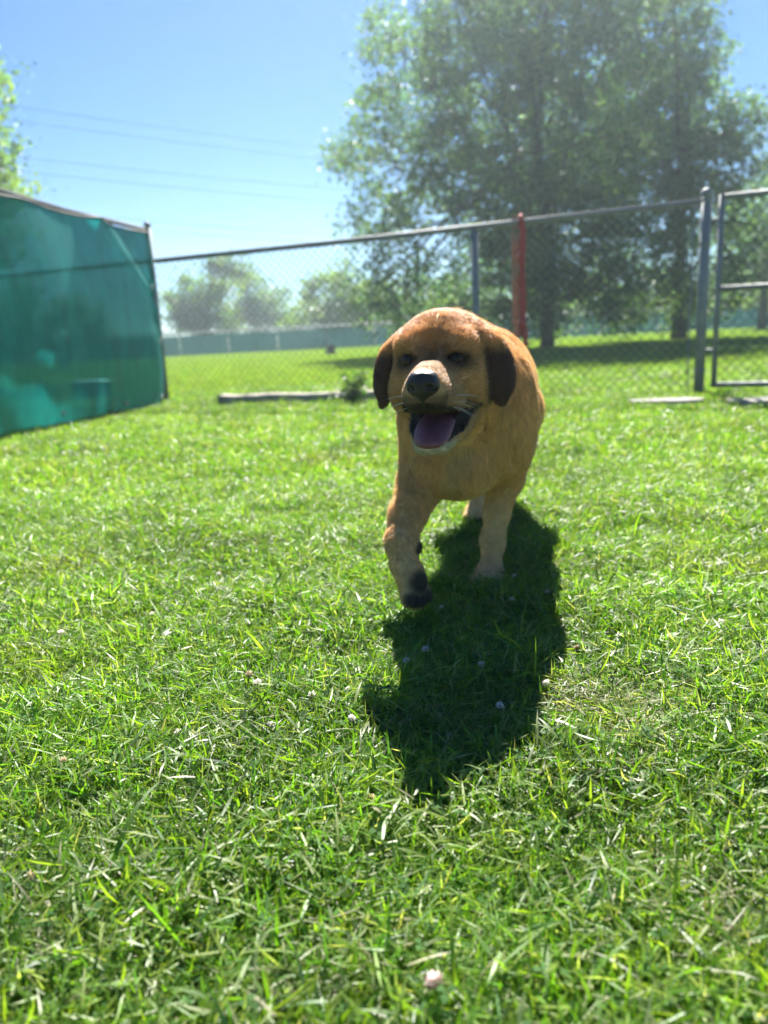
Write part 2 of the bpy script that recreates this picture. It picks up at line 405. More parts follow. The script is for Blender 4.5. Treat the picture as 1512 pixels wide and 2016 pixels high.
# stump out on the field
rk = on_ground(652, 699)
b = MB(); rng = random.Random(5); prof = [(0.24, -0.02), (0.20, 0.08), (0.17, 0.2), (0.165, 0.34), (0.14, 0.38), (0.02, 0.385)]
b.lathe(prof, 11); b.V = [(x*rng.uniform(.85, 1.15), y*rng.uniform(.85, 1.15), z) for x, y, z in b.V]
o = b.build('tree_stump', plain('stump_bark', (0.13, 0.12, 0.12), 0.9, 0, .5, 12, bump=.5), None, (rk.x, rk.y, 0)); tag(o, 'small dark grey stump standing alone on the far lawn', 'stump')

# far fence with teal screen panels
FY = 48.6; FFH = 1.38
ff = empty('boundary_fence', (0, FY, 0), 0, 'long teal screened boundary fence on the far side of the field', 'fence')
M_far = screen_material('far_screen', 0.02, 0.2)
M_farrail = plain('far_rail', (0.55, 0.57, 0.56), 0.6, 0.0, 0.2, 2)
M_farpost = plain('far_post', (0.10, 0.17, 0.18), 0.7, 0.0, 0.2, 2)
for k in range(-9, 13):
    x0 = k*3.0
    b = MB(); b.tube([(x0, 0, -0.1), (x0, 0, FFH)], 0.04, 8); b.build('post', M_farpost, ff)
    n = 8; vv = []; 
    for i in range(n+1):
        x = x0+0.05+2.9*i/n; y = -0.06 - 0.05*math.sin(i*1.3+k)
        vv += [(x, y, 0.03), (x, y-0.03, FFH*0.5), (x, y, FFH-0.15)]
    q = [(i*3+j, (i+1)*3+j, (i+1)*3+j+1, i*3+j+1) for i in range(n) for j in range(2)]
    b = MB(); b.add(vv, q); b.build('screen_panel', M_far, ff, smooth=True)
b = MB(); b.tube([(-28, 0, FFH), (37, 0, FFH)], 0.07, 8); b.build('top_rail', M_farrail, ff, smooth=True)

# ------------------------------------------------------------------ trees
M_leaf = leafy('tree_leaf', 0.55, 0.5, (1.5, 1.75, 0.75), 0.35, 0.5, 0.6)
M_bark = plain('bark', (0.10, 0.08, 0.065), 0.95, 0, 0.5, 7, bump=0.6)
def leaf_cloud(centres, per, spread, size, cols, seed, flat=0.7):
    rs = np.random.RandomState(seed)
    n = len(centres)*per
    c = np.repeat(np.asarray(centres), per, 0)
    p = c + rs.normal(size=(n, 3))*np.array([spread, spread, spread*flat])
    nrm = rs.normal(size=(n, 3)) + np.array([0, 0, 0.5]); nrm /= np.linalg.norm(nrm, axis=1)[:, None]
    a = np.cross(nrm, rs.normal(size=(n, 3))); a /= np.linalg.norm(a, axis=1)[:, None]
    b = np.cross(nrm, a)
    s = size*rs.uniform(0.6, 1.3, (n, 1))
    V = np.stack([p - a*s*0.5, p + b*s*0.3 + nrm*s*0.08, p + a*s*0.55, p - b*s*0.3 + nrm*s*0.08], 1).reshape(-1, 3)
    i = np.arange(n)*4
    T = np.concatenate([np.stack([i, i+1, i+2], 1), np.stack([i, i+2, i+3], 1)])
    cc = np.asarray(cols)[rs.randint(0, len(cols), len(centres))]
    C = np.repeat(np.repeat(cc, per, 0)*rs.uniform(0.75, 1.25, (n, 1)), 4, 0)
    return V, T, C
def tree(name, base, lobes, cl, per, size, cols, label, seed, trunk_r=0.25, group=None, Yd=0.9, cat='tree', trunk_h=None, spread=0.23):
    """lobes: world ellipsoids (centre, radius); leaf clusters on twigs through each lobe's outer volume"""
    rs = np.random.RandomState(seed)
    base = Vector(base); t = empty(name, base, 0, label, cat, group)
    cent = []; tw = MB()
    zlo = min(c.z-r for c, r in lobes); 
    top = max(lobes, key=lambda q: q[0].z)[0]
    fork = base + Vector((0, 0, trunk_h or 1.6))
    mid = Vector((base.x*0.6+top.x*0.4, base.y, fork.z + (top.z-fork.z)*0.55))
    tr = MB(); tr.tube([Vector((0, 0, -0.15)), Vector((0.02, 0, 0.25)), (fork-base), (mid-base), (top-base)], [trunk_r*1.45, trunk_r*1.05, trunk_r*0.85, trunk_r*0.5, trunk_r*0.12], 10)
    for c, r in lobes:
        k = rs.uniform(0.1, 0.8); st = fork.lerp(mid, k) if c.z > fork.z else fork.lerp(base, 0.2)
        m1 = st.lerp(c, 0.5) + Vector((0, 0, 0.12*r))
        tr.tube([st-base, m1-base, c-base], [trunk_r*0.35, trunk_r*0.22, trunk_r*0.08], 6)
        n = max(4, int(cl*r*r))
        d = rs.normal(size=(n, 3)); d /= np.linalg.norm(d, axis=1)[:, None]
        rad = r*rs.uniform(0.25, 1.0, (n, 1))**0.55*rs.uniform(0.85, 1.18, (n, 1))
        pts = np.array(c) + d*rad*np.array([1, Yd, 0.9])
        pts = pts[pts[:, 2] > min(0.35, 0.3*(trunk_h or 1.6))]
        cent.append(pts)
        for p in pts[::4]:
            tr.tube([c-base, (c.lerp(Vector(p), 0.6) - base) + Vector((0, 0, 0.05)), Vector(p)-base], [trunk_r*0.08, trunk_r*0.05, 0.008], 4, False)
    V, T, C = leaf_cloud(np.concatenate(cent) - np.array(base), per, spread, size, cols, seed+1)
    me = mesh_np('crown', V, T); set_col(me, C)
    cr = link('crown', me, M_leaf, t); tag(cr, kind='stuff')
    tr.build('trunk', M_bark, t, smooth=True)
    return t
def lob(Y, L, j=0.0, seed=0):
    rng = random.Random(seed); out = []
    for (x, y, r) in L:
        yy = Y + rng.uniform(-j, j); out.append((at_depth(x, y, yy), r*yy/FPX))
    return out
G_tree = [(0.07, 0.135, 0.06), (0.09, 0.155, 0.06), (0.125, 0.185, 0.06), (0.065, 0.13, 0.085)]
G_light = [(0.12, 0.18, 0.045), (0.15, 0.20, 0.04), (0.09, 0.15, 0.05)]
TY = 23.5
tb1 = on_ground(1076, 688); tb1 = Vector((tb1.x, tb1.y, 0))*(TY/tb1.y)
tree('broadleaf_tree', tb1, lob(TY, [(800, 110, 100), (780, 330, 120), (900, 0, 130), (930, 130, 120), (1000, 270, 170), (900, 420, 150), (1060, 60, 150), (1000, -110, 160), (1090, 430, 160),
     (800, 555, 90), (960, 560, 120), (1090, 580, 90), (705, 310, 60), (735, 440, 70), (715, 235, 45), (720, 590, 55), (870, 230, 110), (1130, 200, 130), (1150, -60, 130), (860, 600, 60), (760, 60, 50), (1010, 630, 60), (1100, 625, 50), (920, 630, 50), (780, 625, 40), (1160, 480, 110), (1000, 420, 130)], 1.7, 3) + lob(21.3, [(1060, 300, 95), (1078, 450, 85), (1082, 570, 70), (1050, 170, 90), (1070, 40, 90), (1020, 520, 70), (1190, 130, 90), (1195, 270, 80), (1195, 430, 80), (1190, 570, 70), (1180, 0, 80)], .4, 4),
     20, 42, 0.14, G_tree, 'big rounded broadleaf tree whose low crown hangs behind the red strap', 11, 0.19, 'trees behind the fence')
tb2 = on_ground(1335, 668); tb2 = Vector((tb2.x, tb2.y, 0))*(26.0/tb2.y)
tree('broadleaf_tree', tb2, lob(26.0, [(1290, 60, 110), (1330, 210, 120), (1240, 360, 140), (1400, 330, 85), (1290, 500, 120), (1370, 90, 60), (1180, 310, 100), (1410, 470, 70), (1440, 260, 60), (1380, 560, 70), (1230, -60, 120), (1320, -40, 90), (1200, 560, 90), (1455, 380, 45), (1330, 610, 50), (1230, 620, 55), (1400, 610, 45), (1300, 330, 110), (1270, 200, 110)], 1.7, 6) + lob(23.6, [(1335, 300, 75), (1345, 430, 75), (1335, 560, 55), (1330, 150, 75), (1465, 330, 55), (1480, 440, 60), (1455, 540, 50), (1470, 240, 40)], .8, 5),
     19, 42, 0.15, G_tree, 'tall broadleaf tree rising behind the fence corner post', 21, 0.24, 'trees behind the fence')
tree('field_tree', at_depth(1500, 640, 38)*1.0 - Vector((0, 0, at_depth(1500, 640, 38).z)), lob(38, [(1490, 480, 70), (1530, 400, 80), (1450, 540, 45), (1500, 560, 60), (1570, 500, 90), (1440, 450, 35)], 1.5, 9),
     16, 30, 0.22, G_light, 'sunlit yellow-green tree beyond the gate', 31, 0.22, 'trees behind the fence')
def gnd(px, Y): p = at_depth(px, 660, Y); return Vector((p.x, p.y, 0))
tree('field_tree', gnd(395, 62), lob(62, [(390, 610, 42), (375, 575, 30), (430, 575, 38), (455, 530, 34), (425, 530, 22), (350, 620, 24), (400, 640, 30), (440, 630, 34), (340, 590, 20), (370, 640, 24)], 2, 12), 12, 34, 0.34, G_tree+G_light, 'small loose green tree far beyond the boundary fence next to the screen post', 41, 0.18, 'small trees beyond the boundary fence', spread=.4)
tree('field_tree', gnd(505, 70), lob(70, [(500, 575, 34), (520, 610, 34), (480, 545, 20), (545, 590, 22), (500, 630, 25), (560, 625, 28), (470, 615, 28), (530, 640, 26)], 2, 13), 11, 30, 0.36, G_tree, 'dark tree far beyond the boundary fence, left of the pale bushy one', 51, 0.18, 'small trees beyond the boundary fence', spread=.45)
tree('field_tree', gnd(640, 56), lob(56, [(640, 580, 48), (690, 560, 45), (610, 610, 34), (670, 620, 44), (720, 610, 40), (585, 630, 22), (640, 635, 30)], 2, 14), 10, 34, 0.32, G_light, 'pale yellow-green bushy tree beyond the boundary fence left of the big tree', 61, 0.2, 'small trees beyond the boundary fence', spread=.4)
tree('edge_tree', gnd(-110, 19), lob(19, [(-120, 200, 130), (-60, 320, 105), (-170, 330, 140), (-20, 350, 60), (-60, 440, 80), (-5, 180, 18), (30, 370, 34), (-180, 480, 100), (25, 470, 50)], 1.2, 15), 34, 32, 0.13, G_light+G_tree, 'leafy tree showing above the teal screen at the yard edge', 71, 0.22)
tree('shrub', gnd(120, 30), lob(30, [(60, 640, 70), (150, 640, 60), (0, 620, 90), (200, 660, 40), (-90, 610, 100)], 1.2, 16), 16, 34, 0.2, G_tree, 'dark hedge-like shrub dimly visible through the teal screen', 81, 0.14, cat='shrub', trunk_h=.6)

SHR = [(760, 58, 'low dark shrub behind the boundary fence just left of the big tree trunk'), (900, 60, 'dark shrub behind the boundary fence in the shade of the big tree'), (1040, 57, 'dark shrub beyond the boundary fence behind the red strap'),
       (1170, 61, 'dark shrub beyond the boundary fence between the two big trunks'), (1300, 58, 'dark shrub beyond the boundary fence behind the taller tree trunk'), (1440, 60, 'dark shrub beyond the boundary fence seen through the gate')]
for i, (px, Y, lab) in enumerate(SHR):
    y0 = 664 - (px-756)*0.05
    tree('shrub', gnd(px, Y), lob(Y, [(px-45, y0-42, 48), (px+35, y0-50, 50), (px, y0-75, 40), (px+70, y0-30, 34), (px-80, y0-30, 30)], 1.5, 90+i), 7, 30, 0.36, G_tree, lab, 900+10*i, 0.14, 'shrubs beyond the boundary fence', cat='shrub', trunk_h=.6, spread=.45)

tree('shrub', gnd(60, 9.7), lob(9.7, [(-60, 790, 60), (20, 775, 55), (85, 790, 45), (140, 795, 40), (235, 800, 32), (-140, 780, 80)], .25, 19), 60, 40, 0.07, G_tree, 'low dark weeds bunched behind the foot of the teal screen', 85, 0.03, cat='shrub', trunk_h=.1, spread=.06)

# power lines
M_line = plain('cable', (0.02, 0.024, 0.03), 1.0, 0.0, spec=0.0)
PL = [(205, 292, 'uppermost of the thin power lines crossing the sky'), (233, 314, 'second thin power line from the top, close under the uppermost'),
      (305, 370, 'third thin power line from the top, upper wire of the middle pair'), (333, 396, 'fourth thin power line from the top, lower wire of the middle pair'),
      (408, 462, 'fifth thin power line from the top, just above the lowest wire'), (430, 478, 'lowest of the thin power lines crossing the sky')]
for ya, yb, lab in PL:
    a, c = at_depth(0, ya, 30), at_depth(640, yb, 43); d = c-a; pts = []
    for i in range(25):
        t = -0.6 + 3.2*i/24; p = a + d*t; p.z += 0.05*((t-0.5)**2-0.25)*4; pts.append(p)
    b = MB(); b.tube(pts, 0.008, 5, True); o = b.build('power_line', M_line); tag(o, lab, 'power line', 'power lines across the sky')

# ------------------------------------------------------------------ lawn
M_cleaf = leafy('clover_leaf', 0.4, 0.75, (1.6, 1.7, 0.5), 2.2, 0.15, 0.4)
M_grass = leafy('grass_blade', 0.5, 0.47, (1.55, 1.75, 0.45), 2.2, 0.6, 0.6, dry=(1.9, 0.56, 0.72, 0.45))
BL_COL = np.array([(0.092, 0.190, 0.020), (0.066, 0.160, 0.042), (0.140, 0.230, 0.026), (0.105, 0.210, 0.024), (0.175, 0.240, 0.036), (0.25, 0.29, 0.15), (0.30, 0.28, 0.18)])
def blades(n, rad, Lr, Wr, tilt, bend, wts, rs, z0=(0, 0), seg=3, square=False):
    """n curved tapering blades -> V, quads, tris, colours"""
    if square: xy = rs.uniform(-rad, rad, (n, 2))
    else:
        a = rs.uniform(0, 2*np.pi, n); r = rad*np.sqrt(rs.uniform(0, 1, n)); xy = np.stack([r*np.cos(a), r*np.sin(a)], 1)
    az = rs.uniform(0, 2*np.pi, n); L = rs.uniform(*Lr, n); W = rs.uniform(*Wr, n)*(0.7+0.3*L/Lr[1])
    t0 = np.abs(rs.normal(tilt[0], tilt[1], n)); bd = rs.normal(bend[0], bend[1], n)
    p = np.stack([xy[:, 0], xy[:, 1], rs.uniform(z0[0], z0[1]+1e-6, n)], 1)
    dh = np.stack([np.cos(az), np.sin(az)], 1)
    tw = rs.normal(0, 0.5, n)
    Vs = []
    for s in range(seg+1):
        f = s/seg
        th = np.clip(t0 + bd*f, 0, 1.75)
        fwd = np.stack([dh[:, 0]*np.sin(th), dh[:, 1]*np.sin(th), np.cos(th)], 1)
        side = np.stack([-dh[:, 1], dh[:, 0], np.zeros(n)], 1)
        up = np.cross(fwd, side)
        sd = side*np.cos(tw+f*0.6)[:, None] + up*np.sin(tw+f*0.6)[:, None]
        w = (W*(1-f**2.2)*(0.65+0.5*min(1, f*3)))[:, None]*0.5
        if s < seg: Vs += [p - sd*w, p + sd*w]
        else: Vs += [p.copy()]
        p = p + fwd*(L/seg)[:, None]
        p[:, 2] = np.maximum(p[:, 2], 0.002)
    m = 2*seg+1
    V = np.stack(Vs, 1).reshape(-1, 3)
    i = np.arange(n)*m
    Q = np.concatenate([np.stack([i+2*s, i+2*s+1, i+2*s+3, i+2*s+2], 1) for s in range(seg-1)])
    T = np.stack([i+2*seg-2, i+2*seg-1, i+2*seg], 1)
    c = BL_COL[rs.choice(len(BL_COL), n, p=np.array(wts)/sum(wts))]*rs.uniform(0.75, 1.3, (n, 1))
    return V, Q, T, np.repeat(c, m, 0)
def merge(parts):
    V, Q, T, C, o = [], [], [], [], 0
    for v, q, t, c in parts:
        V.append(v); C.append(c)
        if len(q): Q.append(q+o)
        if len(t): T.append(t+o)
        o += len(v)
    return np.concatenate(V), np.concatenate(Q), np.concatenate(T), np.concatenate(C)
def clover_leaves(n, rad, rs):
    V, Q, C = [], [], []
    for k in range(n):
        r = rad*math.sqrt(rs.uniform()); a = rs.uniform(0, 6.28); c = np.array([r*math.cos(a), r*math.sin(a), rs.uniform(0.012, 0.034)])
        s = rs.uniform(0.005, 0.009); ph = rs.uniform(0, 6.28); tl = rs.normal(0, .3, 2)
        for j in range(3):
            w = ph + j*2.094; d = np.array([math.cos(w), math.sin(w), tl[0]*math.cos(w)+tl[1]*math.sin(w)]); e = np.array([-math.sin(w), math.cos(w), 0.0])
            b = len(V); V += [c, c+d*s*.7+e*s*.55+np.array([0, 0, s*.2]), c+d*s*1.25, c+d*s*.7-e*s*.55+np.array([0, 0, s*.2])]
            Q.append((b, b+1, b+2, b+3)); C += [np.array((0.05, 0.12, 0.03))*rs.uniform(.8, 1.3)]*4
    return np.array(V), np.array(Q), np.zeros((0, 3), int), np.array(C)
src = bpy.data.collections.new('grass_sources')          # not linked: only feeds the scatter
def add_src(k, parts, nclov=0):
    V, Q, T, C = merge(parts); me = mesh_np('grass_patch', V, [Q, T]); set_col(me, C); me.materials.append(M_grass)
    if nclov:
        me.materials.append(M_cleaf); mi = np.zeros(len(me.polygons), np.int32); mi[len(Q)-nclov:len(Q)] = 1; me.polygons.foreach_set('material_index', mi)
    me.polygons.foreach_set('use_smooth', [True]*len(me.polygons))
    o = bpy.data.objects.new('grass_patch_%03d' % k, me); src.objects.link(o)
W_NEAR = (5, 4, 4, 5, 3, 1.2, 0.9)
NV1, NV2, NV3, NVC = 12, 8, 6, 10
for k in range(NV1):
    rs = np.random.RandomState(100+k)
    add_src(k, [blades(290, 0.075, (0.018, 0.055), (0.0017, 0.0037), (0.55, 0.35), (0.45, 0.5), W_NEAR, rs),
                blades(220, 0.075, (0.012, 0.042), (0.0015, 0.0032), (1.22, 0.24), (0.2, 0.4), (3, 2.5, 5, 5, 5, 3, 0.8), rs, (0.006, 0.034)),
                clover_leaves(6 if k % 3 else 14, 0.07, rs)], 3*(6 if k % 3 else 14))
for k in range(NV2):
    rs = np.random.RandomState(200+k)
    add_src(NV1+k, [blades(330, 0.16, (0.025, 0.06), (0.003, 0.0055), (0.6, 0.35), (0.4, 0.5), W_NEAR, rs), blades(200, 0.16, (0.02, 0.05), (0.003, 0.005), (1.2, 0.3), (0.2, 0.4), (3, 2, 4, 4, 4, 4, 1), rs, (0.005, 0.03))])
for k in range(NV3):
    rs = np.random.RandomState(300+k)
    add_src(NV1+NV2+k, [blades(900, 0.55, (0.035, 0.07), (0.008, 0.016), (0.7, 0.35), (0.3, 0.4), (3, 1, 5, 4, 7, 3, 1.5), rs, seg=2)])
for k in range(NVC):                                      # coarse broad-bladed tufts
    rs = np.random.RandomState(400+k)
    add_src(NV1+NV2+NV3+k, [blades(rs.randint(4, 9), 0.012, (0.06, 0.135), (0.0033, 0.0060), (0.65, 0.3), (0.95, 0.5), (5, 4, 4, 5, 2, .6, .2), rs, seg=6)])
NVS = 3
STRAW = (0.3, 0.3, 0.5, 0.3, 0.6, 3, 6)
for k in range(NVS):                                      # dry straw lying on worn spots
    rs = np.random.RandomState(450+k)
    add_src(NV1+NV2+NV3+NVC+k, [blades(150, 0.06, (0.02, 0.05), (0.0015, 0.003), (1.4, 0.15), (0.1, 0.3), STRAW, rs, (0.012, 0.036)), blades(20, 0.06, (0.02, 0.05), (0.0015, 0.003), (0.6, 0.3), (0.3, 0.3), STRAW, rs)])
rs = np.random.RandomState(7)
PX, PI, PS, PR = [], [], [], []
def scatter(y0, y1, sp, lo, nv, sc, tiltmax, margin, slope=0.62, keep=1.0):
    ys = np.arange(y0, y1, sp)
    for y in ys:
        hw = slope*y + margin
        xs = np.arange(-hw, hw, sp); n = len(xs)
        x = xs + rs.uniform(-.5, .5, n)*sp; yy = y + rs.uniform(-.5, .5, n)*sp
        ok = rs.uniform(size=n) < keep
        for (c, d, a, w) in PADS:
            u = (x-c.x)*d.x + (yy-c.y)*d.y; v = -(x-c.x)*d.y + (yy-c.y)*d.x
            ok &= ~((np.abs(u) < a*0.92) & (v < w*0.85) & (v > -w-0.14))
        u = (x-bm_c.x)*bd.x + (yy-bm_c.y)*bd.y; v = -(x-bm_c.x)*bd.y + (yy-bm_c.y)*bd.x
        ok &= ~((np.abs(u) < L2/2) & (np.abs(v) < 0.10))
        x, yy = x[ok], yy[ok]; n = len(x)
        PX.append(np.stack([x, yy, np.zeros(n)], 1)); PI.append(lo + rs.randint(0, nv, n))
        PS.append(rs.uniform(sc[0], sc[1], n)); PR.append(np.stack([rs.normal(0, tiltmax, n), rs.normal(0, tiltmax, n), rs.uniform(0, 6.283, n)], 1))
scatter(0.15, 3.1, 0.066, 0, NV1, (0.8, 1.2), 0.06, 0.75)
scatter(3.0, 10.0, 0.15, NV1, NV2, (0.8, 1.25), 0.04, 1.5)
scatter(9.8, 51.0, 0.5, NV1+NV2, NV3, (0.85, 1.2), 0.0, 3.0)
scatter(0.15, 3.6, 0.09, NV1+NV2+NV3, NVC, (0.55, 1.05), 0.1, 0.75, keep=0.85)
scatter(6.6, 9.0, 0.10, NV1+NV2+NV3, NVC, (0.9, 1.7), 0.1, -1.5, keep=0.35)
for (px, py, r, n_) in ((1230, 1420, .10, 26), (1150, 1385, .06, 8), (1190, 1500, .08, 4), (1440, 1760, .08, 4), (90, 1830, .08, 3), (1330, 1330, .08, 4), (620, 1900, .05, 2)):
    c = on_ground(px, py); q = rs.normal(0, r*.5, (n_, 2))
    PX.append(np.stack([c.x+q[:, 0], c.y+q[:, 1], np.zeros(n_)], 1)); PI.append(NV1+NV2+NV3+NVC + rs.randint(0, NVS, n_)); PS.append(rs.uniform(.7, 1.1, n_)); PR.append(np.stack([np.zeros(n_), np.zeros(n_), rs.uniform(0, 6.28, n_)], 1))
PX = np.concatenate(PX); PI = np.concatenate(PI); PS = np.concatenate(PS); PR = np.concatenate(PR)
_x, _y = PX[:, 0], PX[:, 1]      # uneven growth: taller clumps and shorter hollows
PS = PS*(1 + .22*np.sin(_x*11+2*np.sin(_y*7))*np.sin(_y*13+1.5*np.sin(_x*9)) + .16*np.sin(_x*27+3*_y)*np.sin(_y*23-2*_x))
me = bpy.data.meshes.new('grass'); me.vertices.add(len(PX)); me.vertices.foreach_set('co', PX.astype(np.float32).ravel())
a = me.attributes.new('pick', 'INT', 'POINT'); a.data.foreach_set('value', PI.astype(np.int32))
a = me.attributes.new('size', 'FLOAT', 'POINT'); a.data.foreach_set('value', PS.astype(np.float32))
a = me.attributes.new('turn', 'FLOAT_VECTOR', 'POINT'); a.data.foreach_set('vector', PR.astype(np.float32).ravel())
grass = bpy.data.objects.new('grass', me); COL.objects.link(grass)
tag(grass, 'uneven green lawn grass with clover and dry clippings', 'grass', kind='stuff')
ng = bpy.data.node_groups.new('grass_scatter', 'GeometryNodeTree')
ng.interface.new_socket('Geometry', in_out='INPUT', socket_type='NodeSocketGeometry'); ng.interface.new_socket('Geometry', in_out='OUTPUT', socket_type='NodeSocketGeometry')
N = ng.nodes; gi = N.new('NodeGroupInput'); go = N.new('NodeGroupOutput')
ci = N.new('GeometryNodeCollectionInfo'); ci.inputs['Collection'].default_value = src; ci.inputs['Separate Children'].default_value = True; ci.inputs['Reset Children'].default_value = True
ip = N.new('GeometryNodeInstanceOnPoints'); ip.inputs['Pick Instance'].default_value = True
def nattr(nm, ty):
    x = N.new('GeometryNodeInputNamedAttribute'); x.data_type = ty; x.inputs['Name'].default_value = nm; return x.outputs['Attribute']
er = N.new('FunctionNodeEulerToRotation')
ng.links.new(gi.outputs[0], ip.inputs['Points']); ng.links.new(ci.outputs[0], ip.inputs['Instance'])
ng.links.new(nattr('pick', 'INT'), ip.inputs['Instance Index']); ng.links.new(nattr('turn', 'FLOAT_VECTOR'), er.inputs[0])
ng.links.new(er.outputs[0], ip.inputs['Rotation']); ng.links.new(nattr('size', 'FLOAT'), ip.inputs['Scale']); ng.links.new(ip.outputs[0], go.inputs[0])
grass.modifiers.new('scatter', 'NODES').node_group = ng

# weed by the end of the timber beam
rs = np.random.RandomState(55)
wp = on_ground(692, 800)
wd = empty('weed', (wp.x, wp.y, 0), 0, 'dark leafy weed growing beside the timber beam', 'weed')
for k in range(7):
    az, ln = rs.uniform(0, 6.28), rs.uniform(0.12, 0.30); tl = rs.uniform(.1, .6)
    tip = Vector((math.cos(az)*math.sin(tl), math.sin(az)*math.sin(tl), math.cos(tl)))*ln
    b = MB(); b.tube([(0, 0, 0), tip*0.5 + Vector((0, 0, 0.02)), tip], [0.005, 0.004, 0.002], 5); b.build('stem', M_leaf, wd)
    set_col(wd.children[-1].data, np.tile([(0.05, 0.09, 0.03)], (len(b.V), 1)))
    cen = [tip*t for t in (0.35, 0.5, 0.65, 0.8, 0.9, 1.0)]
    V_, T_, C_ = leaf_cloud(cen, 7, 0.03, 0.05, [(0.04, 0.085, 0.025), (0.06, 0.11, 0.03)], 500+k)
    m_ = mesh_np('leaves', V_, T_); set_col(m_, C_); tag(link('leaves', m_, M_leaf, wd), kind='stuff')

# tall single blade at the edge of the dog's shadow
bp_ = on_ground(1052, 1378)
rs = np.random.RandomState(3); NB = 8; V_ = []
for i in range(NB+1):
    f = i/NB; w = 0.0028*(1-f**2.5)+0.0001; V_ += [(-w+0.004*f, 0.006*f*f, 0.105*f), (w+0.004*f, 0.006*f*f+.001, 0.105*f)]
m_ = mesh_np('grass_blade', V_, np.array([[2*i, 2*i+1, 2*i+3, 2*i+2] for i in range(NB)])); set_col(m_, np.tile([(0.10, 0.19, 0.02)], (len(V_), 1)))
tag(link('grass_blade', m_, M_grass, None, (bp_.x, bp_.y, 0), True), 'single tall bright green grass blade upright at the shadow edge', 'grass blade')

# white clover flowers
M_petal = leafy('clover_petal', 0.35, 0.6, (1.1, 1.05, 0.95), 30, 0.3, 0.2)
def clover_head(name, seed, c1, c2, R):
    rs = np.random.RandomState(seed); V, F, C = [], [], []
    n = 54
    for i in range(n):
        ph = i*2.39996; zz = 1-1.75*(i+.5)/n; rr = math.sqrt(max(0, 1-zz*zz))
        d = np.array([rr*math.cos(ph), rr*math.sin(ph), zz]); d = d+np.array([0, 0, 0.25]); d /= np.linalg.norm(d)
        e = np.cross(d, (0.3, 0.1, 1.0)); e /= np.linalg.norm(e); e2 = np.cross(d, e)
        L = R*rs.uniform(.75, 1.25); w = R*0.14; b = len(V); col = np.array(c1) if zz > -0.25 else np.array(c2)
        V += [d*R*.25, d*L*.7+e*w, d*L, d*L*.7-e*w, d*L*.75+e2*w]
        F += [(b, b+1, b+2), (b, b+2, b+3), (b+1, b+4, b+2), (b+4, b+3, b+2)]; C += [col*rs.uniform(.85, 1.1)]*5
    me = mesh_np(name, V, np.array(F)); set_col(me, C); me.materials.append(M_petal); return me
heads = {'w': [clover_head('flower_head', s, (0.78, 0.76, 0.70), (0.55, 0.50, 0.36), 0.0085) for s in (1, 2)],
         'b': [clover_head('flower_head', 3, (0.50, 0.40, 0.24), (0.33, 0.20, 0.09), 0.008)], 'p': [clover_head('flower_head', 4, (0.80, 0.62, 0.62), (0.6, 0.35, 0.35), 0.011)]}
b = MB(); b.tube([(0, 0, 0), (0.003, 0.001, 0.5), (0, 0, 1.0)], [0.0011, 0.001, 0.0009], 5, False)
stem_me = b.mesh('stem'); set_col(stem_me, np.tile([(0.08, 0.13, 0.03)], (len(b.V), 1))); stem_me.materials.append(M_leaf)
FLW = [('w', x, y) for x, y in ((350, 1443), (685, 1357), (614, 1368), (507, 1343), (535, 1427), (693, 1415), (1220, 1252), (1160, 1285), (1420, 1225), (1365, 1170), (1155, 1137), (300, 1210), (1300, 1345), (430, 1130), (120, 1245), (1090, 1135), (1078, 1165), (1075, 1345))]
FLW += [('s', x, y) for x, y in ((948, 1308), (838, 1278), (870, 1195), (1008, 1180), (1012, 1135), (800, 1300), (985, 1390))]
FLW += [('b', x, y) for x, y in ((125, 1497), (490, 1328), (1397, 1175), (60, 1725), (1135, 1275), (1495, 1350), (730, 1572), (1240, 1420), (960, 1290))]
FLW += [('p', 855, 1932)]
LBL = {'w': ('round white clover flower head standing in sunlit grass', 'white clover flowers in sunlit grass'), 's': ('white clover flower head inside the shadow of the dog', 'white clover flowers in the dog shadow'),
       'b': ('faded brown clover flower head drooping in the grass', 'faded brown clover flowers'), 'p': ('pale pink clover flower head low in foreground grass', None)}
rs = np.random.RandomState(9)
for i, (k, x, y) in enumerate(FLW):
    h = rs.uniform(0.030, 0.048); p = on_ground(x, y, h)
    t = empty('clover_flower', (p.x, p.y, 0), rs.uniform(0, 6), LBL[k][0], 'clover flower', LBL[k][1])
    hs = heads['w' if k == 's' else k]
    o = bpy.data.objects.new('flower_head', hs[i % len(hs)]); COL.objects.link(o); o.parent = t; o.location = (0, 0, h); o.rotation_euler = (rs.normal(0, .25), rs.normal(0, .25), 0); o.scale = [rs.uniform(.65, .95), rs.uniform(.65, .95), rs.uniform(.6, .85)]
    o = bpy.data.objects.new('stem', stem_me); COL.objects.link(o); o.parent = t; o.scale = (1, 1, h)

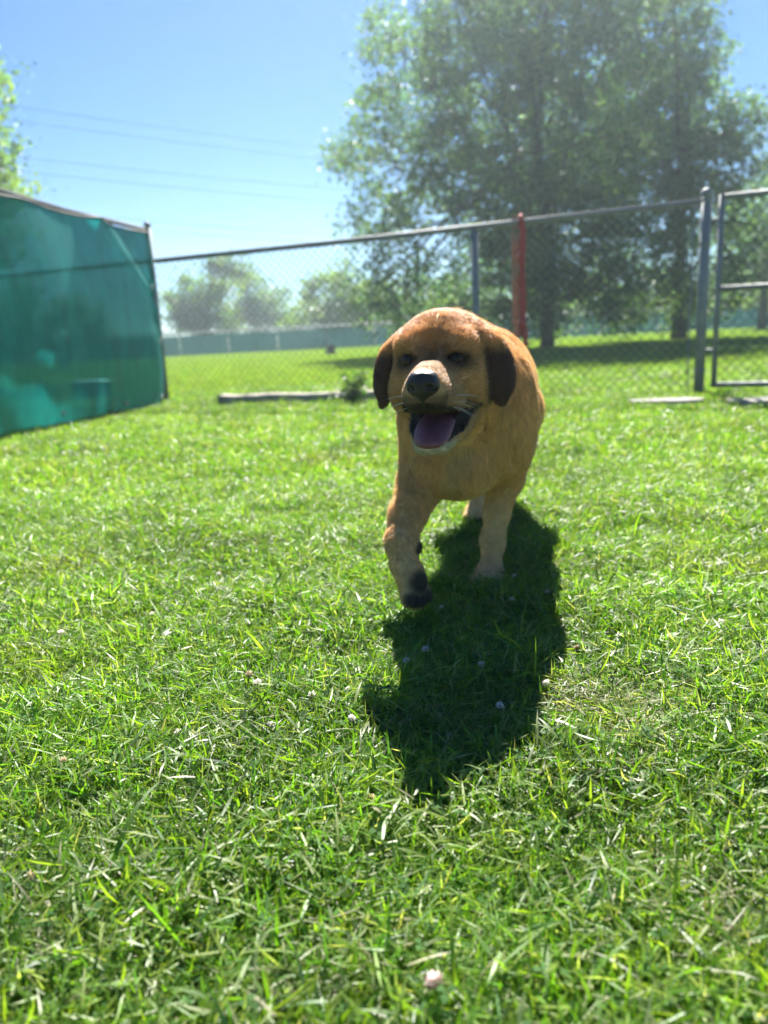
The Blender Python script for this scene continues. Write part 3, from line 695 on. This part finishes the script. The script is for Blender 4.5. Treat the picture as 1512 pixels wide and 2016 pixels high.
# ------------------------------------------------------------------ dog
class SDF:
    def __init__(s, lo, hi, h):
        s.h = h; s.lo = np.array(lo, float); n = np.ceil((np.array(hi)-s.lo)/h).astype(int)+1
        s.g = np.full(n, 1.0, np.float32); s.ax = [s.lo[i]+h*np.arange(n[i]) for i in range(3)]
    def _win(s, lo, hi):
        sl = []
        for i in range(3):
            a = int(max(0, math.floor((lo[i]-s.lo[i])/s.h))); b = int(min(s.g.shape[i], math.ceil((hi[i]-s.lo[i])/s.h)+1)); sl.append(slice(a, max(a, b)))
        P = np.meshgrid(*[s.ax[i][sl[i]] for i in range(3)], indexing='ij')
        return tuple(sl), np.stack(P, -1).astype(np.float32)
    def _put(s, sl, d, k, sub):
        a = s.g[sl]
        if sub:
            d = -d; h = np.clip(.5 - .5*(d-a)/k, 0, 1); s.g[sl] = d*(1-h) + a*h + k*h*(1-h)
        else:
            h = np.clip(.5 + .5*(d-a)/k, 0, 1); s.g[sl] = d*(1-h) + a*h - k*h*(1-h)
    def ell(s, c, r, k=.02, R=None, sub=False):
        c = np.array(c, float); r = np.array(r, float); m = (max(r) if R is not None else r) + 0.055
        sl, P = s._win(c-m, c+m)
        q = P - c.astype(np.float32)
        if R is not None: q = q @ np.array(R, np.float32)          # columns of R are the ellipsoid axes
        k0 = np.sqrt(((q/r)**2).sum(-1))+1e-6; k1 = np.sqrt(((q/(r*r))**2).sum(-1))+1e-6
        s._put(sl, k0*(k0-1)/k1, k, sub)
    def cone(s, a, b, ra, rb, k=.02, sub=False):
        a = np.array(a, float); b = np.array(b, float); m = max(ra, rb)+.055
        sl, P = s._win(np.minimum(a, b)-m, np.maximum(a, b)+m)
        ba = b-a; t = np.clip(((P-a)@ba)/(ba@ba), 0, 1)
        d = np.sqrt(((P-a-t[..., None]*ba)**2).sum(-1)) - (ra+(rb-ra)*t)
        s._put(sl, d.astype(np.float32), k, sub)
    def chain(s, pts, rs, k=.02):
        for i in range(len(pts)-1): s.cone(pts[i], pts[i+1], rs[i], rs[i+1], k if i == 0 else min(k, .015))
    def mesh(s):
        g = s.g; ins = g < 0
        n = np.array(g.shape)-1
        cnt = np.zeros(n, np.int8)
        for dx in (0, 1):
            for dy in (0, 1):
                for dz in (0, 1): cnt += ins[dx:dx+n[0], dy:dy+n[1], dz:dz+n[2]]
        act = (cnt > 0) & (cnt < 8); I = np.argwhere(act)
        ids = np.full(n, -1, np.int32); ids[tuple(I.T)] = np.arange(len(I))
        acc = np.zeros((len(I), 3)); num = np.zeros(len(I))
        cor = [(x, y, z) for x in (0, 1) for y in (0, 1) for z in (0, 1)]
        val = {c: g[I[:, 0]+c[0], I[:, 1]+c[1], I[:, 2]+c[2]] for c in cor}
        for c in cor:
            for ax in range(3):
                if c[ax] == 0:
                    d = list(c); d[ax] = 1; d = tuple(d); va, vb = val[c], val[d]
                    x = (va < 0) != (vb < 0); t = np.where(x, va/(va-vb+1e-12), 0)
                    pt = np.tile(np.array(c, float), (len(I), 1)); pt[:, ax] += t
                    acc[x] += pt[x]; num[x] += 1
        V = s.lo + (I + acc/num[:, None])*s.h
        Q = []
        for ax in range(3):
            o1, o2 = [(1, 2), (2, 0), (0, 1)][ax]
            A = [slice(0, -1)]*3; B = [slice(0, -1)]*3; A[ax] = slice(0, -1); B[ax] = slice(1, None)
            for o in (o1, o2): A[o] = slice(1, -1); B[o] = slice(1, -1)
            sa, sb = ins[tuple(A)], ins[tuple(B)]
            E = np.argwhere(sa != sb); 
            if not len(E): continue
            flip = sa[tuple(E.T)]
            E = E.copy(); E[:, o1] += 1; E[:, o2] += 1
            def cell(d1, d2):
                c = E.copy(); c[:, o1] -= d1; c[:, o2] -= d2; return ids[c[:, 0], c[:, 1], c[:, 2]]
            q = np.stack([cell(1, 1), cell(0, 1), cell(0, 0), cell(1, 0)], 1)
            q[~flip] = q[~flip][:, ::-1]; Q.append(q)
        return V, np.concatenate(Q)
def rotm(ax, ang):
    return np.array(Matrix.Rotation(math.radians(ang), 3, ax))
HX = 0.022; HS = 0.010          # muzzle and skull centre lines
D = SDF((-.24, -.46, -.02), (.26, 1.18, .69), 0.0034)
# trunk
D.ell((0.018, 0.08, 0.405), (0.112, 0.20, 0.170), .03)
D.ell((-0.002, 0.33, 0.420), (0.136, 0.30, 0.163), .05)
D.ell((-0.030, 0.62, 0.425), (0.114, 0.19, 0.148), .05)
D.ell((0.004, -0.060, 0.350), (0.082, 0.070, 0.105), .05)            # forechest
D.ell((0.010, 0.02, 0.285), (0.075, 0.13, 0.065), .04)              # brisket
D.cone((0.012, 0.02, 0.455), (HX, -0.13, 0.515), .125, .088, .05)    # neck
D.cone((0.012, -0.03, 0.40), (HX, -0.14, 0.465), .095, .075, .04)    # throat
D.ell((0.105, 0.06, 0.385), (0.055, 0.095, 0.13), .045)              # shoulders
D.ell((-0.062, 0.01, 0.375), (0.052, 0.09, 0.12), .045)
D.ell((-0.030, -0.098, 0.312), (.040, .034, .062), .014); D.ell((0.044, -0.092, 0.308), (.040, .034, .062), .014)   # breast muscles
D.cone((-0.028, -0.140, 0.372), (0.006, -0.136, 0.268), .006, .009, .010, sub=True)   # crease down the breast
D.cone((0.088, -0.150, 0.452), (0.070, -0.105, 0.360), .005, .008, .012, sub=True)   # loose skin folds of the neck
D.cone((-0.050, -0.165, 0.440), (-0.060, -0.110, 0.365), .004, .007, .012, sub=True)
D.cone((0.112, -0.060, 0.430), (0.118, 0.000, 0.300), .004, .010, .016, sub=True)    # line in front of the shoulder
# left fore leg, planted
D.chain([(0.098, 0.05, 0.33), (0.090, 0.095, 0.245), (0.072, 0.085, 0.165), (0.064, 0.072, 0.095), (0.060, 0.058, 0.045)], [.058, .039, .0275, .0225, .0235], .018)
D.ell((0.098, 0.128, 0.262), (.020, .020, .026), .02)                 # elbow
D.ell((-0.088, -0.020, 0.262), (.020, .022, .026), .02)
D.ell((0.062, 0.070, 0.105), (0.0235, 0.0245, 0.028), .015); D.ell((0.059, 0.040, 0.030), (0.032, 0.048, 0.026), .012)
for i, (dx, dy) in enumerate(((-.027, 0.004), (-.010, -.012), (.011, -.012), (.028, .004))): D.ell((0.059+dx, 0.006+dy, 0.020), (.0135, .026, .018), .003)
# right fore leg, lifted
D.chain([(-0.058, 0.01, 0.335), (-0.066, -0.060, 0.262), (-0.076, -0.150, 0.212), (-0.078, -0.205, 0.168), (-0.068, -0.224, 0.128), (-0.056, -0.225, 0.095)], [.064, .047, .034, .0285, .0235, .023], .020)
D.ell((-0.052, -0.192, 0.155), (.012, .014, .013), .012)              # carpal pad
_t = np.array((0.22, -0.22, -0.95)); _t /= np.linalg.norm(_t); _p = np.array((0.82, -0.45, 0.1)); _p -= _t*(_p@_t); _p /= np.linalg.norm(_p); _w = np.cross(_t, _p)
LP = np.stack([_w, _t, _p], 1); PC = np.array((-0.050, -0.230, 0.098)); PAD = []
D.ell(PC, (.030, .042, .022), .015, LP)
for q in (-.023, -.008, .008, .023):
    c = PC + _w*q + _t*(.036-abs(q)*.35); D.ell(c, (.0115, .022, .0145), .003, LP); PAD.append((c + _p*.008 + _t*.006, .0125)); D.ell(c + _p*.009 + _t*.005, (.008, .012, .008), .003, LP)
D.ell(PC + _p*.015 + _t*.004, (.018, .014, .011), .005, LP); PAD.append((PC + _p*.016 + _t*.004, .021))
# hind legs
D.ell((-0.100, 0.60, 0.37), (0.062, 0.12, 0.13), .04); D.ell((0.045, 0.64, 0.37), (0.062, 0.12, 0.13), .04)
D.chain([(-0.095, 0.57, 0.33), (-0.095, 0.545, 0.255), (-0.070, 0.660, 0.160), (-0.066, 0.640, 0.090), (-0.066, 0.620, 0.055)], [.085, .062, .033, .025, .026], .035)
D.ell((-0.066, 0.600, 0.045), (.033, .046, .026), .015)
for dx in (-.024, -.008, .009, .025): D.ell((-0.066+dx, 0.565+abs(dx)*.4, 0.036), (.011, .022, .015), .006)
D.chain([(0.040, 0.66, 0.33), (0.035, 0.66, 0.255), (0.010, 0.81, 0.165), (0.000, 0.80, 0.085), (0.0, 0.78, 0.04)], [.085, .062, .033, .025, .026], .035)
D.ell((0.0, 0.755, 0.027), (.033, .046, .024), .015)
for dx in (-.024, -.008, .009, .025): D.ell((0.0+dx, 0.72+abs(dx)*.4, 0.018), (.011, .022, .015), .006)
D.chain([(-0.04, 0.77, 0.47), (-0.045, 0.86, 0.44), (-0.05, 0.97, 0.36), (-0.05, 1.05, 0.31)], [.045, .032, .024, .012], .03)
# head
D.ell((HS, -0.165, 0.533), (0.089, 0.095, 0.081), .025)
D.ell((HS+.005, -0.225, 0.500), (0.071, 0.060, 0.058), .02)
for s in (-1, 1):
    D.ell((HS+s*.054, -0.190, 0.470), (.043, .062, .055), .025)      # cheek
    D.ell((HS+s*.042, -0.231, 0.557), (.028, .024, .016), .030)      # brow
    D.cone((HS+.004+s*.014, -0.24, 0.483), (HX+s*.009, -0.362, 0.477), .039, .029, .015)
    D.ell((HX+s*.017, -0.345, 0.464), (.020, .040, .025), .012)      # flews
    D.ell((HX+s*.028, -0.288, 0.456), (.021, .050, .025), .014)
D.cone((HS+.004, -0.25, 0.505), (HX, -0.372, 0.497), .031, .022, .012)
for s in (-1, 1): D.ell((HS+s*.044, -0.262, 0.527), (.018, .014, .0105), .008, sub=True)     # eye sockets
D.ell((HS, -0.275, 0.545), (.010, .035, .024), .025, sub=True)
for s in (-1, 1): D.cone((HS+s*.014, -0.258, 0.600), (HS+s*.018, -0.262, 0.555), .004, .005, .018, sub=True)           # furrow
JAW = SDF((-.24, -.46, -.02), (.26, 1.18, .69), 0.0034)
for s in (-1, 1):
    JAW.cone((HX+s*.046, -0.185, 0.438), (HX+s*.032, -0.275, 0.402), .026, .021, .01)
    JAW.cone((HX+s*.032, -0.275, 0.402), (HX+s*.015, -0.335, 0.383), .021, .0165, .01)
JAW.cone((HX, -0.20, 0.415), (HX, -0.335, 0.378), .030, .014, .012)
JAW.ell((HX, -0.275, 0.432), (.022, .075, .022), .008, rotm('X', -17).T, sub=True)
a, d = D.g, JAW.g; k = .007; h = np.clip(.5+.5*(d-a)/k, 0, 1); D.g = d*(1-h)+a*h-k*h*(1-h)
LP3 = ((.073, -.224, .439, .005), (.056, -.258, .431, .011), (.047, -.290, .420, .0155), (.034, -.335, .414, .018))
LIPS = [((HX+s*p[0], p[1], p[2]), (HX+s*q[0], q[1], q[2]), p[3], q[3]) for s in (-1, 1) for p, q in zip(LP3[:-1], LP3[1:])]
for L in LIPS: D.cone(*L, .005, sub=True)   # open lip line
def lip_dist(P):
    out_ = np.full(len(P), 1.0)
    for a_, b_, ra, rb in LIPS:
        a_, b_ = np.array(a_), np.array(b_); t = np.clip(((P-a_)@(b_-a_))/((b_-a_)@(b_-a_)), 0, 1)
        out_ = np.minimum(out_, np.linalg.norm(P-a_-t[:, None]*(b_-a_), axis=1) - (ra+(rb-ra)*t))
    return out_
# ears
EAR = []
for s in (-1, 1):
    Rr = rotm('Z', s*-34) @ rotm('Y', s*-13)
    c = np.array((HS+s*.114 - .004*(s < 0), -0.172, 0.500)); EAR.append((c, Rr))
    D.ell((HS+s*.086, -0.152, 0.554), (.032, .038, .018), .025, rotm('Y', s*30))
    D.ell(c + np.array((0, 0, .006)), (.0105, .031 if s > 0 else .035, .053 if s > 0 else .048), .010, Rr)
    D.ell(c+np.array((s*-.003, -.008, -.040)), (.0095, .019, .024), .01, Rr)
V, Q = D.mesh()
DOG_TH = math.radians(-17); DOG_O = Vector((0.165, 1.66, 0.0))
dog = empty('dog', DOG_O, DOG_TH, 'tan short-haired dog with dark drooping ears walking, mouth open, one forepaw lifted', 'dog')
me = mesh_np('body', V, Q); 
Nn = np.zeros(len(V)*3, np.float32); me.vertices.foreach_get('normal', Nn); Nn = Nn.reshape(-1, 3)
def sstep(a, b, x): t = np.clip((x-a)/(b-a), 0, 1); return t*t*(3-2*t)
def fur_colour(P, Nr):
    x, y, z = P[:, 0], P[:, 1], P[:, 2]; n = len(P)
    C = np.tile(np.array((0.76, 0.48, 0.215)), (n, 1))*(1 + .10*np.sin(x*61+3*np.sin(z*23+y*9))*np.sin(z*47+y*31) + .08*np.sin(y*83+x*29)*np.sin(z*71))[:, None]
    def mix(col, m): C[:] = C*(1-m[:, None]) + np.array(col)*m[:, None]
    mix((0.66, 0.36, 0.145), sstep(.48, .58, z)*0.8)                                  # redder back and crown
    mix((0.74, 0.52, 0.29), sstep(.33, .14, z)*0.85)                                  # paler legs
    mix((0.80, 0.56, 0.26), sstep(.06, -.02, y)*sstep(.46, .36, z)*sstep(.20, .26, z)*0.8)
    mix((0.74, 0.60, 0.36), np.exp(-((x-.012-.10*(z-.30))/.018)**2)*sstep(.24, .27, z)*sstep(.40, .36, z)*(y < -.03)*.6)
    mix((0.78, 0.64, 0.42), np.exp(-(((x-.045)/.022)**2+((z-.335)/.03)**2))*(y < 0.0)*0.5)
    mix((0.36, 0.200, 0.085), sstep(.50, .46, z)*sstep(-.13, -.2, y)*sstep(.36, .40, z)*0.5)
    mz = sstep(-.285, -.345, y)*(z > .36)
    mix((0.42, 0.270, 0.150), mz*0.7)
    mix((0.34, 0.20, 0.10), np.exp(-(((x-HX)/.03)**2+((y+.26)/.035)**2))*(z > .5)*.5)
    for s in (-1, 1):
        d2 = ((x-HS-s*.045)/.0225)**2 + ((y+.255)/.038)**2 + ((z-.525 + .12*s*(x-HS-s*.045))/.0155)**2
        mix((0.030, 0.019, 0.014), sstep(1.45, .75, np.sqrt(d2))*.97); mix((0.22, 0.12, 0.055), sstep(2.4, 1.2, np.sqrt(d2))*.45)
        c, Rr = EAR[0 if s < 0 else 1]
        q = (P-c) @ Rr; e = np.sqrt((q[:, 0]/.03)**2 + (q[:, 1]/.055)**2 + ((q[:, 2]+.01)/.090)**2)
        mix((0.135, 0.075, 0.05), sstep(1.2, .8, e)*sstep(.076, .088, np.abs(x-HS))*sstep(.556, .530, z))
    mix((0.09, 0.06, 0.045), sstep(-.352, -.372, y)*sstep(.482, .466, z)*.85)  # shade between nose and mouth, painted into the coat colour
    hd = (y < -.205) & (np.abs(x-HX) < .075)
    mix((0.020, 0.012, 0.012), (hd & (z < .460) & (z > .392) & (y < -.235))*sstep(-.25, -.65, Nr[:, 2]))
    inner = hd & (z < .45) & (z > .365) & (Nr[:, 2] > .25) & (np.abs(x-HX) < .05) & (y < -.20)
    mix((0.035, 0.018, 0.020), inner.astype(float))
    mix((0.020, 0.014, 0.013), sstep(.0035, .0010, lip_dist(P)))
    mix((0.56, 0.53, 0.46), sstep(.392, .384, z)*sstep(.362, .374, z)*sstep(-.285, -.320, y)*(~inner)*0.7)                   # white chin
    mix((0.05, 0.035, 0.030), np.exp(-((z-(.442))/.005)**2)*sstep(-.29, -.33, y)*.9)                        # dark lip edge
    for c, r in PAD: mix((0.030, 0.026, 0.028), sstep(1.55, .75, np.sqrt(((P-c)**2).sum(1))/r)*.9)
    mix((0.030, 0.026, 0.028), (((x+.046)/.014)**2 + ((y+.194)/.02)**2 + ((z-.155)/.015)**2 < 1.3).astype(float)*.9)
    mix((0.045, 0.04, 0.045), ((y > .54) & (y < .66) & (x < 0)).astype(float)*sstep(.042, .030, z)*.95)
    return np.clip(C, 0, 1)
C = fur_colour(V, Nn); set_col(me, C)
m, n, l, out = new_mat('dog_coat')
bs = n.new('ShaderNodeBsdfPrincipled'); bs.inputs['Roughness'].default_value = .75; bs.inputs['Specular IOR Level'].default_value = .2
at = n.new('ShaderNodeAttribute'); at.attribute_name = 'col'
tc = n.new('ShaderNodeTexCoord'); nz = n.new('ShaderNodeTexNoise'); nz.inputs['Scale'].default_value = 45; nz.inputs['Detail'].default_value = 8; nz.inputs['Roughness'].default_value = .7
l.new(tc.outputs['Object'], nz.inputs['Vector'])
mr = n.new('ShaderNodeMapRange'); mr.inputs[1].default_value = .3; mr.inputs[2].default_value = .7; mr.inputs[3].default_value = .72; mr.inputs[4].default_value = 1.2; l.new(nz.outputs['Fac'], mr.inputs[0])
mx = n.new('ShaderNodeMix'); mx.data_type = 'RGBA'; mx.blend_type = 'MULTIPLY'; mx.inputs[0].default_value = 1; l.new(at.outputs['Color'], mx.inputs[6]); l.new(mr.outputs[0], mx.inputs[7])
l.new(mx.outputs[2], bs.inputs['Base Color']); l.new(bs.outputs[0], out.inputs[0])
M_coat = m
body = link('body', me, M_coat, dog, smooth=True)
# fur as short curves over the body
me.calc_loop_triangles(); nt = len(me.loop_triangles)
TV = np.zeros(nt*3, np.int32); me.loop_triangles.foreach_get('vertices', TV); TV = TV.reshape(-1, 3)
A, B_, C_ = V[TV[:, 0]], V[TV[:, 1]], V[TV[:, 2]]
ar = np.linalg.norm(np.cross(B_-A, C_-A), axis=1)*.5
rs = np.random.RandomState(77)
wgt = ar*np.where(A[:, 1] < -.05, 1.7, 1.0)*np.where(A[:, 1] > .45, .45, 1.0)
NF = 190000
ti = rs.choice(nt, NF, p=wgt/wgt.sum()); u = rs.uniform(size=(NF, 2)); su = u.sum(1) > 1; u[su] = 1-u[su]
P = A[ti]*(1-u.sum(1))[:, None] + B_[ti]*u[:, :1] + C_[ti]*u[:, 1:]
NN = Nn[TV[ti, 0]]*(1-u.sum(1))[:, None] + Nn[TV[ti, 1]]*u[:, :1] + Nn[TV[ti, 2]]*u[:, 1:]; NN /= np.linalg.norm(NN, axis=1)[:, None]+1e-9
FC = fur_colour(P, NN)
lum = FC.sum(1)
hd = (P[:, 1] < -.13) & (P[:, 2] > .36); earm = hd & (np.abs(P[:, 0]-HS) > .092)
mouth = hd & (lum < .09) & (P[:, 1] < -.2) & (P[:, 2] < .45)
flow = np.tile(np.array((0, .75, -.6)), (NF, 1)); flow[P[:, 2] < .26] = (0, .15, -1); flow[hd] = (0, 1.0, .15)
fr = (P[:, 1] < .0) & ~hd; flow[fr] = (0, .1, -1); flow[earm] = (0, .1, -1)
flow = flow + rs.normal(0, .22, (NF, 3)) + .10*np.stack([np.sin(P[:, 2]*37+P[:, 1]*21), np.zeros(NF), np.cos(P[:, 0]*31+P[:, 1]*27)], 1)
_cl = np.floor(P/.013).astype(np.int64); _h = ((_cl[:, 0]*73856093) ^ (_cl[:, 1]*19349663) ^ (_cl[:, 2]*83492791)) % 4096
_cv = rs.normal(0, .30, (4096, 3)); _cb = rs.uniform(.86, 1.14, 4096)
flow = flow + _cv[_h]; FC = FC*_cb[_h][:, None]
flow -= NN*(flow*NN).sum(1)[:, None]; flow /= np.linalg.norm(flow, axis=1)[:, None]+1e-6
ln = np.where(hd, .0105, .021)*rs.uniform(.6, 1.25, NF); ln[earm] = .010; ln[P[:, 1] < -.30] *= .55; ln *= np.interp(P[:, 2], (.17, .32), (.42, 1.0))
keep = ~mouth & ~((P[:, 1] < -.378) & (P[:, 2] > .46))
P, NN, flow, ln, FC = P[keep], NN[keep], flow[keep], ln[keep], FC[keep]; NF = len(P)
lift = rs.uniform(.22, .5, (NF, 1))
pts = np.stack([P - NN*.001, P + (flow*.36 + NN*lift*.45)*ln[:, None], P + (flow*.70 + NN*lift*.68)*ln[:, None], P + (flow*1.0 + NN*lift*.75)*ln[:, None]], 1).reshape(-1, 3).astype(np.float32)
cv = bpy.data.hair_curves.new('fur'); cv.add_curves([4]*NF)
cv.attributes['position'].data.foreach_set('vector', pts.ravel())
ra = cv.attributes.get('radius') or cv.attributes.new('radius', 'FLOAT', 'POINT')
ra.data.foreach_set('value', np.tile(np.array((.00034, .0003, .00022, .00006), np.float32), NF))
ca = cv.attributes.new('col', 'FLOAT_COLOR', 'POINT')
fc = FC*rs.uniform(.75, 1.3, (NF, 1)); fc = np.concatenate([fc, np.ones((NF, 1))], 1); ca.data.foreach_set('color', np.repeat(fc, 4, 0).astype(np.float32).ravel())
m, n, l, out = new_mat('dog_fur')
at = n.new('ShaderNodeAttribute'); at.attribute_name = 'col'
b1 = n.new('ShaderNodeBsdfPrincipled'); b1.inputs['Roughness'].default_value = .4; b1.inputs['Specular IOR Level'].default_value = .6; l.new(at.outputs['Color'], b1.inputs['Base Color'])
t1 = n.new('ShaderNodeBsdfTranslucent'); l.new(at.outputs['Color'], t1.inputs['Color'])
ms = n.new('ShaderNodeMixShader'); ms.inputs[0].default_value = .4; l.new(b1.outputs[0], ms.inputs[1]); l.new(t1.outputs[0], ms.inputs[2]); l.new(ms.outputs[0], out.inputs[0])
cv.materials.append(m)
fur = bpy.data.objects.new('fur', cv); COL.objects.link(fur); fur.parent = dog; tag(fur, kind='stuff')
# nose, tongue, eyes, teeth, whiskers
def sub_sdf(name, lo, hi, fn, mat, h=.0016):
    s = SDF(lo, hi, h); fn(s); v, q = s.mesh(); return link(name, mesh_np(name, v, q), mat, dog, smooth=True)
M_nose = plain('nose_leather', (0.018, 0.016, 0.018), 0.38, 0, .4, 260, bump=.35)
def nose_fn(s):
    s.ell((HX+.001, -.385, .489), (.0285, .021, .0215), .01); s.ell((HX+.001, -.378, .502), (.022, .02, .013), .01); s.cone((HX+.001, -.390, .478), (HX+.001, -.382, .452), .007, .003, .010)
    for q in (-1, 1): s.ell((HX+.001+q*.014, -.405, .487), (.006, .010, .006), .004, sub=True); s.ell((HX+.001+q*.023, -.397, .483), (.007, .009, .003), .003, sub=True)
    s.cone((HX+.001, -.409, .482), (HX+.001, -.400, .448), .0015, .0015, .003, sub=True)
sub_sdf('nose', (HX-.05, -.43, .43), (HX+.05, -.35, .53), nose_fn, M_nose)
M_tongue = plain('tongue', (0.22, 0.075, 0.11), 0.5, 0, .25, 90, bump=.15)
def tongue_fn(s):
    TG = np.array(((-.215, .428, .026), (-.245, .425, .029), (-.275, .418, .031), (-.300, .410, .032), (-.322, .400, .032), (-.338, .389, .030), (-.345, .381, .026)))
    for y, z, w in np.stack([np.interp(np.linspace(0, 6, 31), np.arange(7), TG[:, i]) for i in range(3)], 1): s.ell((HX, y+.007, z+.004), (w*1.02, .022, .0085), .004)
    s.cone((HX, -.23, .4475), (HX, -.335, .4155), .006, .006, .008, sub=True)
sub_sdf('tongue', (HX-.06, -.40, .34), (HX+.06, -.16, .47), tongue_fn, M_tongue)
M_eye = plain('eye_dark', (0.018, 0.009, 0.006), 0.3, 0, .3, 60, spec=0.3)
for s in (-1, 1):
    b = MB(); b.lathe([(.0145*math.sin(a), -.0145*math.cos(a)) for a in np.linspace(.08, 3.06, 14)], 18, (HS+s*.0435, -.2515, .5250)); e = b.build('eye', M_eye, dog, smooth=True)
M_whisk = plain('whisker', (0.75, 0.72, 0.66), 0.4)
for s in (-1, 1):
    for i in range(6):
        p0 = Vector((HX+s*.040, -.335+.012*(i % 3), .448+.009*(i//2))); d0 = Vector((s*1.0, -.25+.12*(i % 3), -.35+.2*(i//2))).normalized()
        b = MB(); b.tube([p0, p0+d0*.02, p0+d0*.042+Vector((0, .004, -.006))], [.00045, .0004, .0001], 4); b.build('whisker', M_whisk, dog)

# ------------------------------------------------------------------ haze in the air
hz = MB(); hz.box((0, 55, 8.5), (310, 200, 19.0))
m, n, l, out = new_mat('haze_air'); pv = n.new('ShaderNodeVolumePrincipled'); pv.inputs['Color'].default_value = (0.74, 0.88, 1.0, 1)
pv.inputs['Density'].default_value = 0.0017; pv.inputs['Anisotropy'].default_value = 0.55; l.new(pv.outputs[0], out.inputs['Volume'])
tag(hz.build('haze', m), 'thin bright summer haze in the air', kind='stuff')
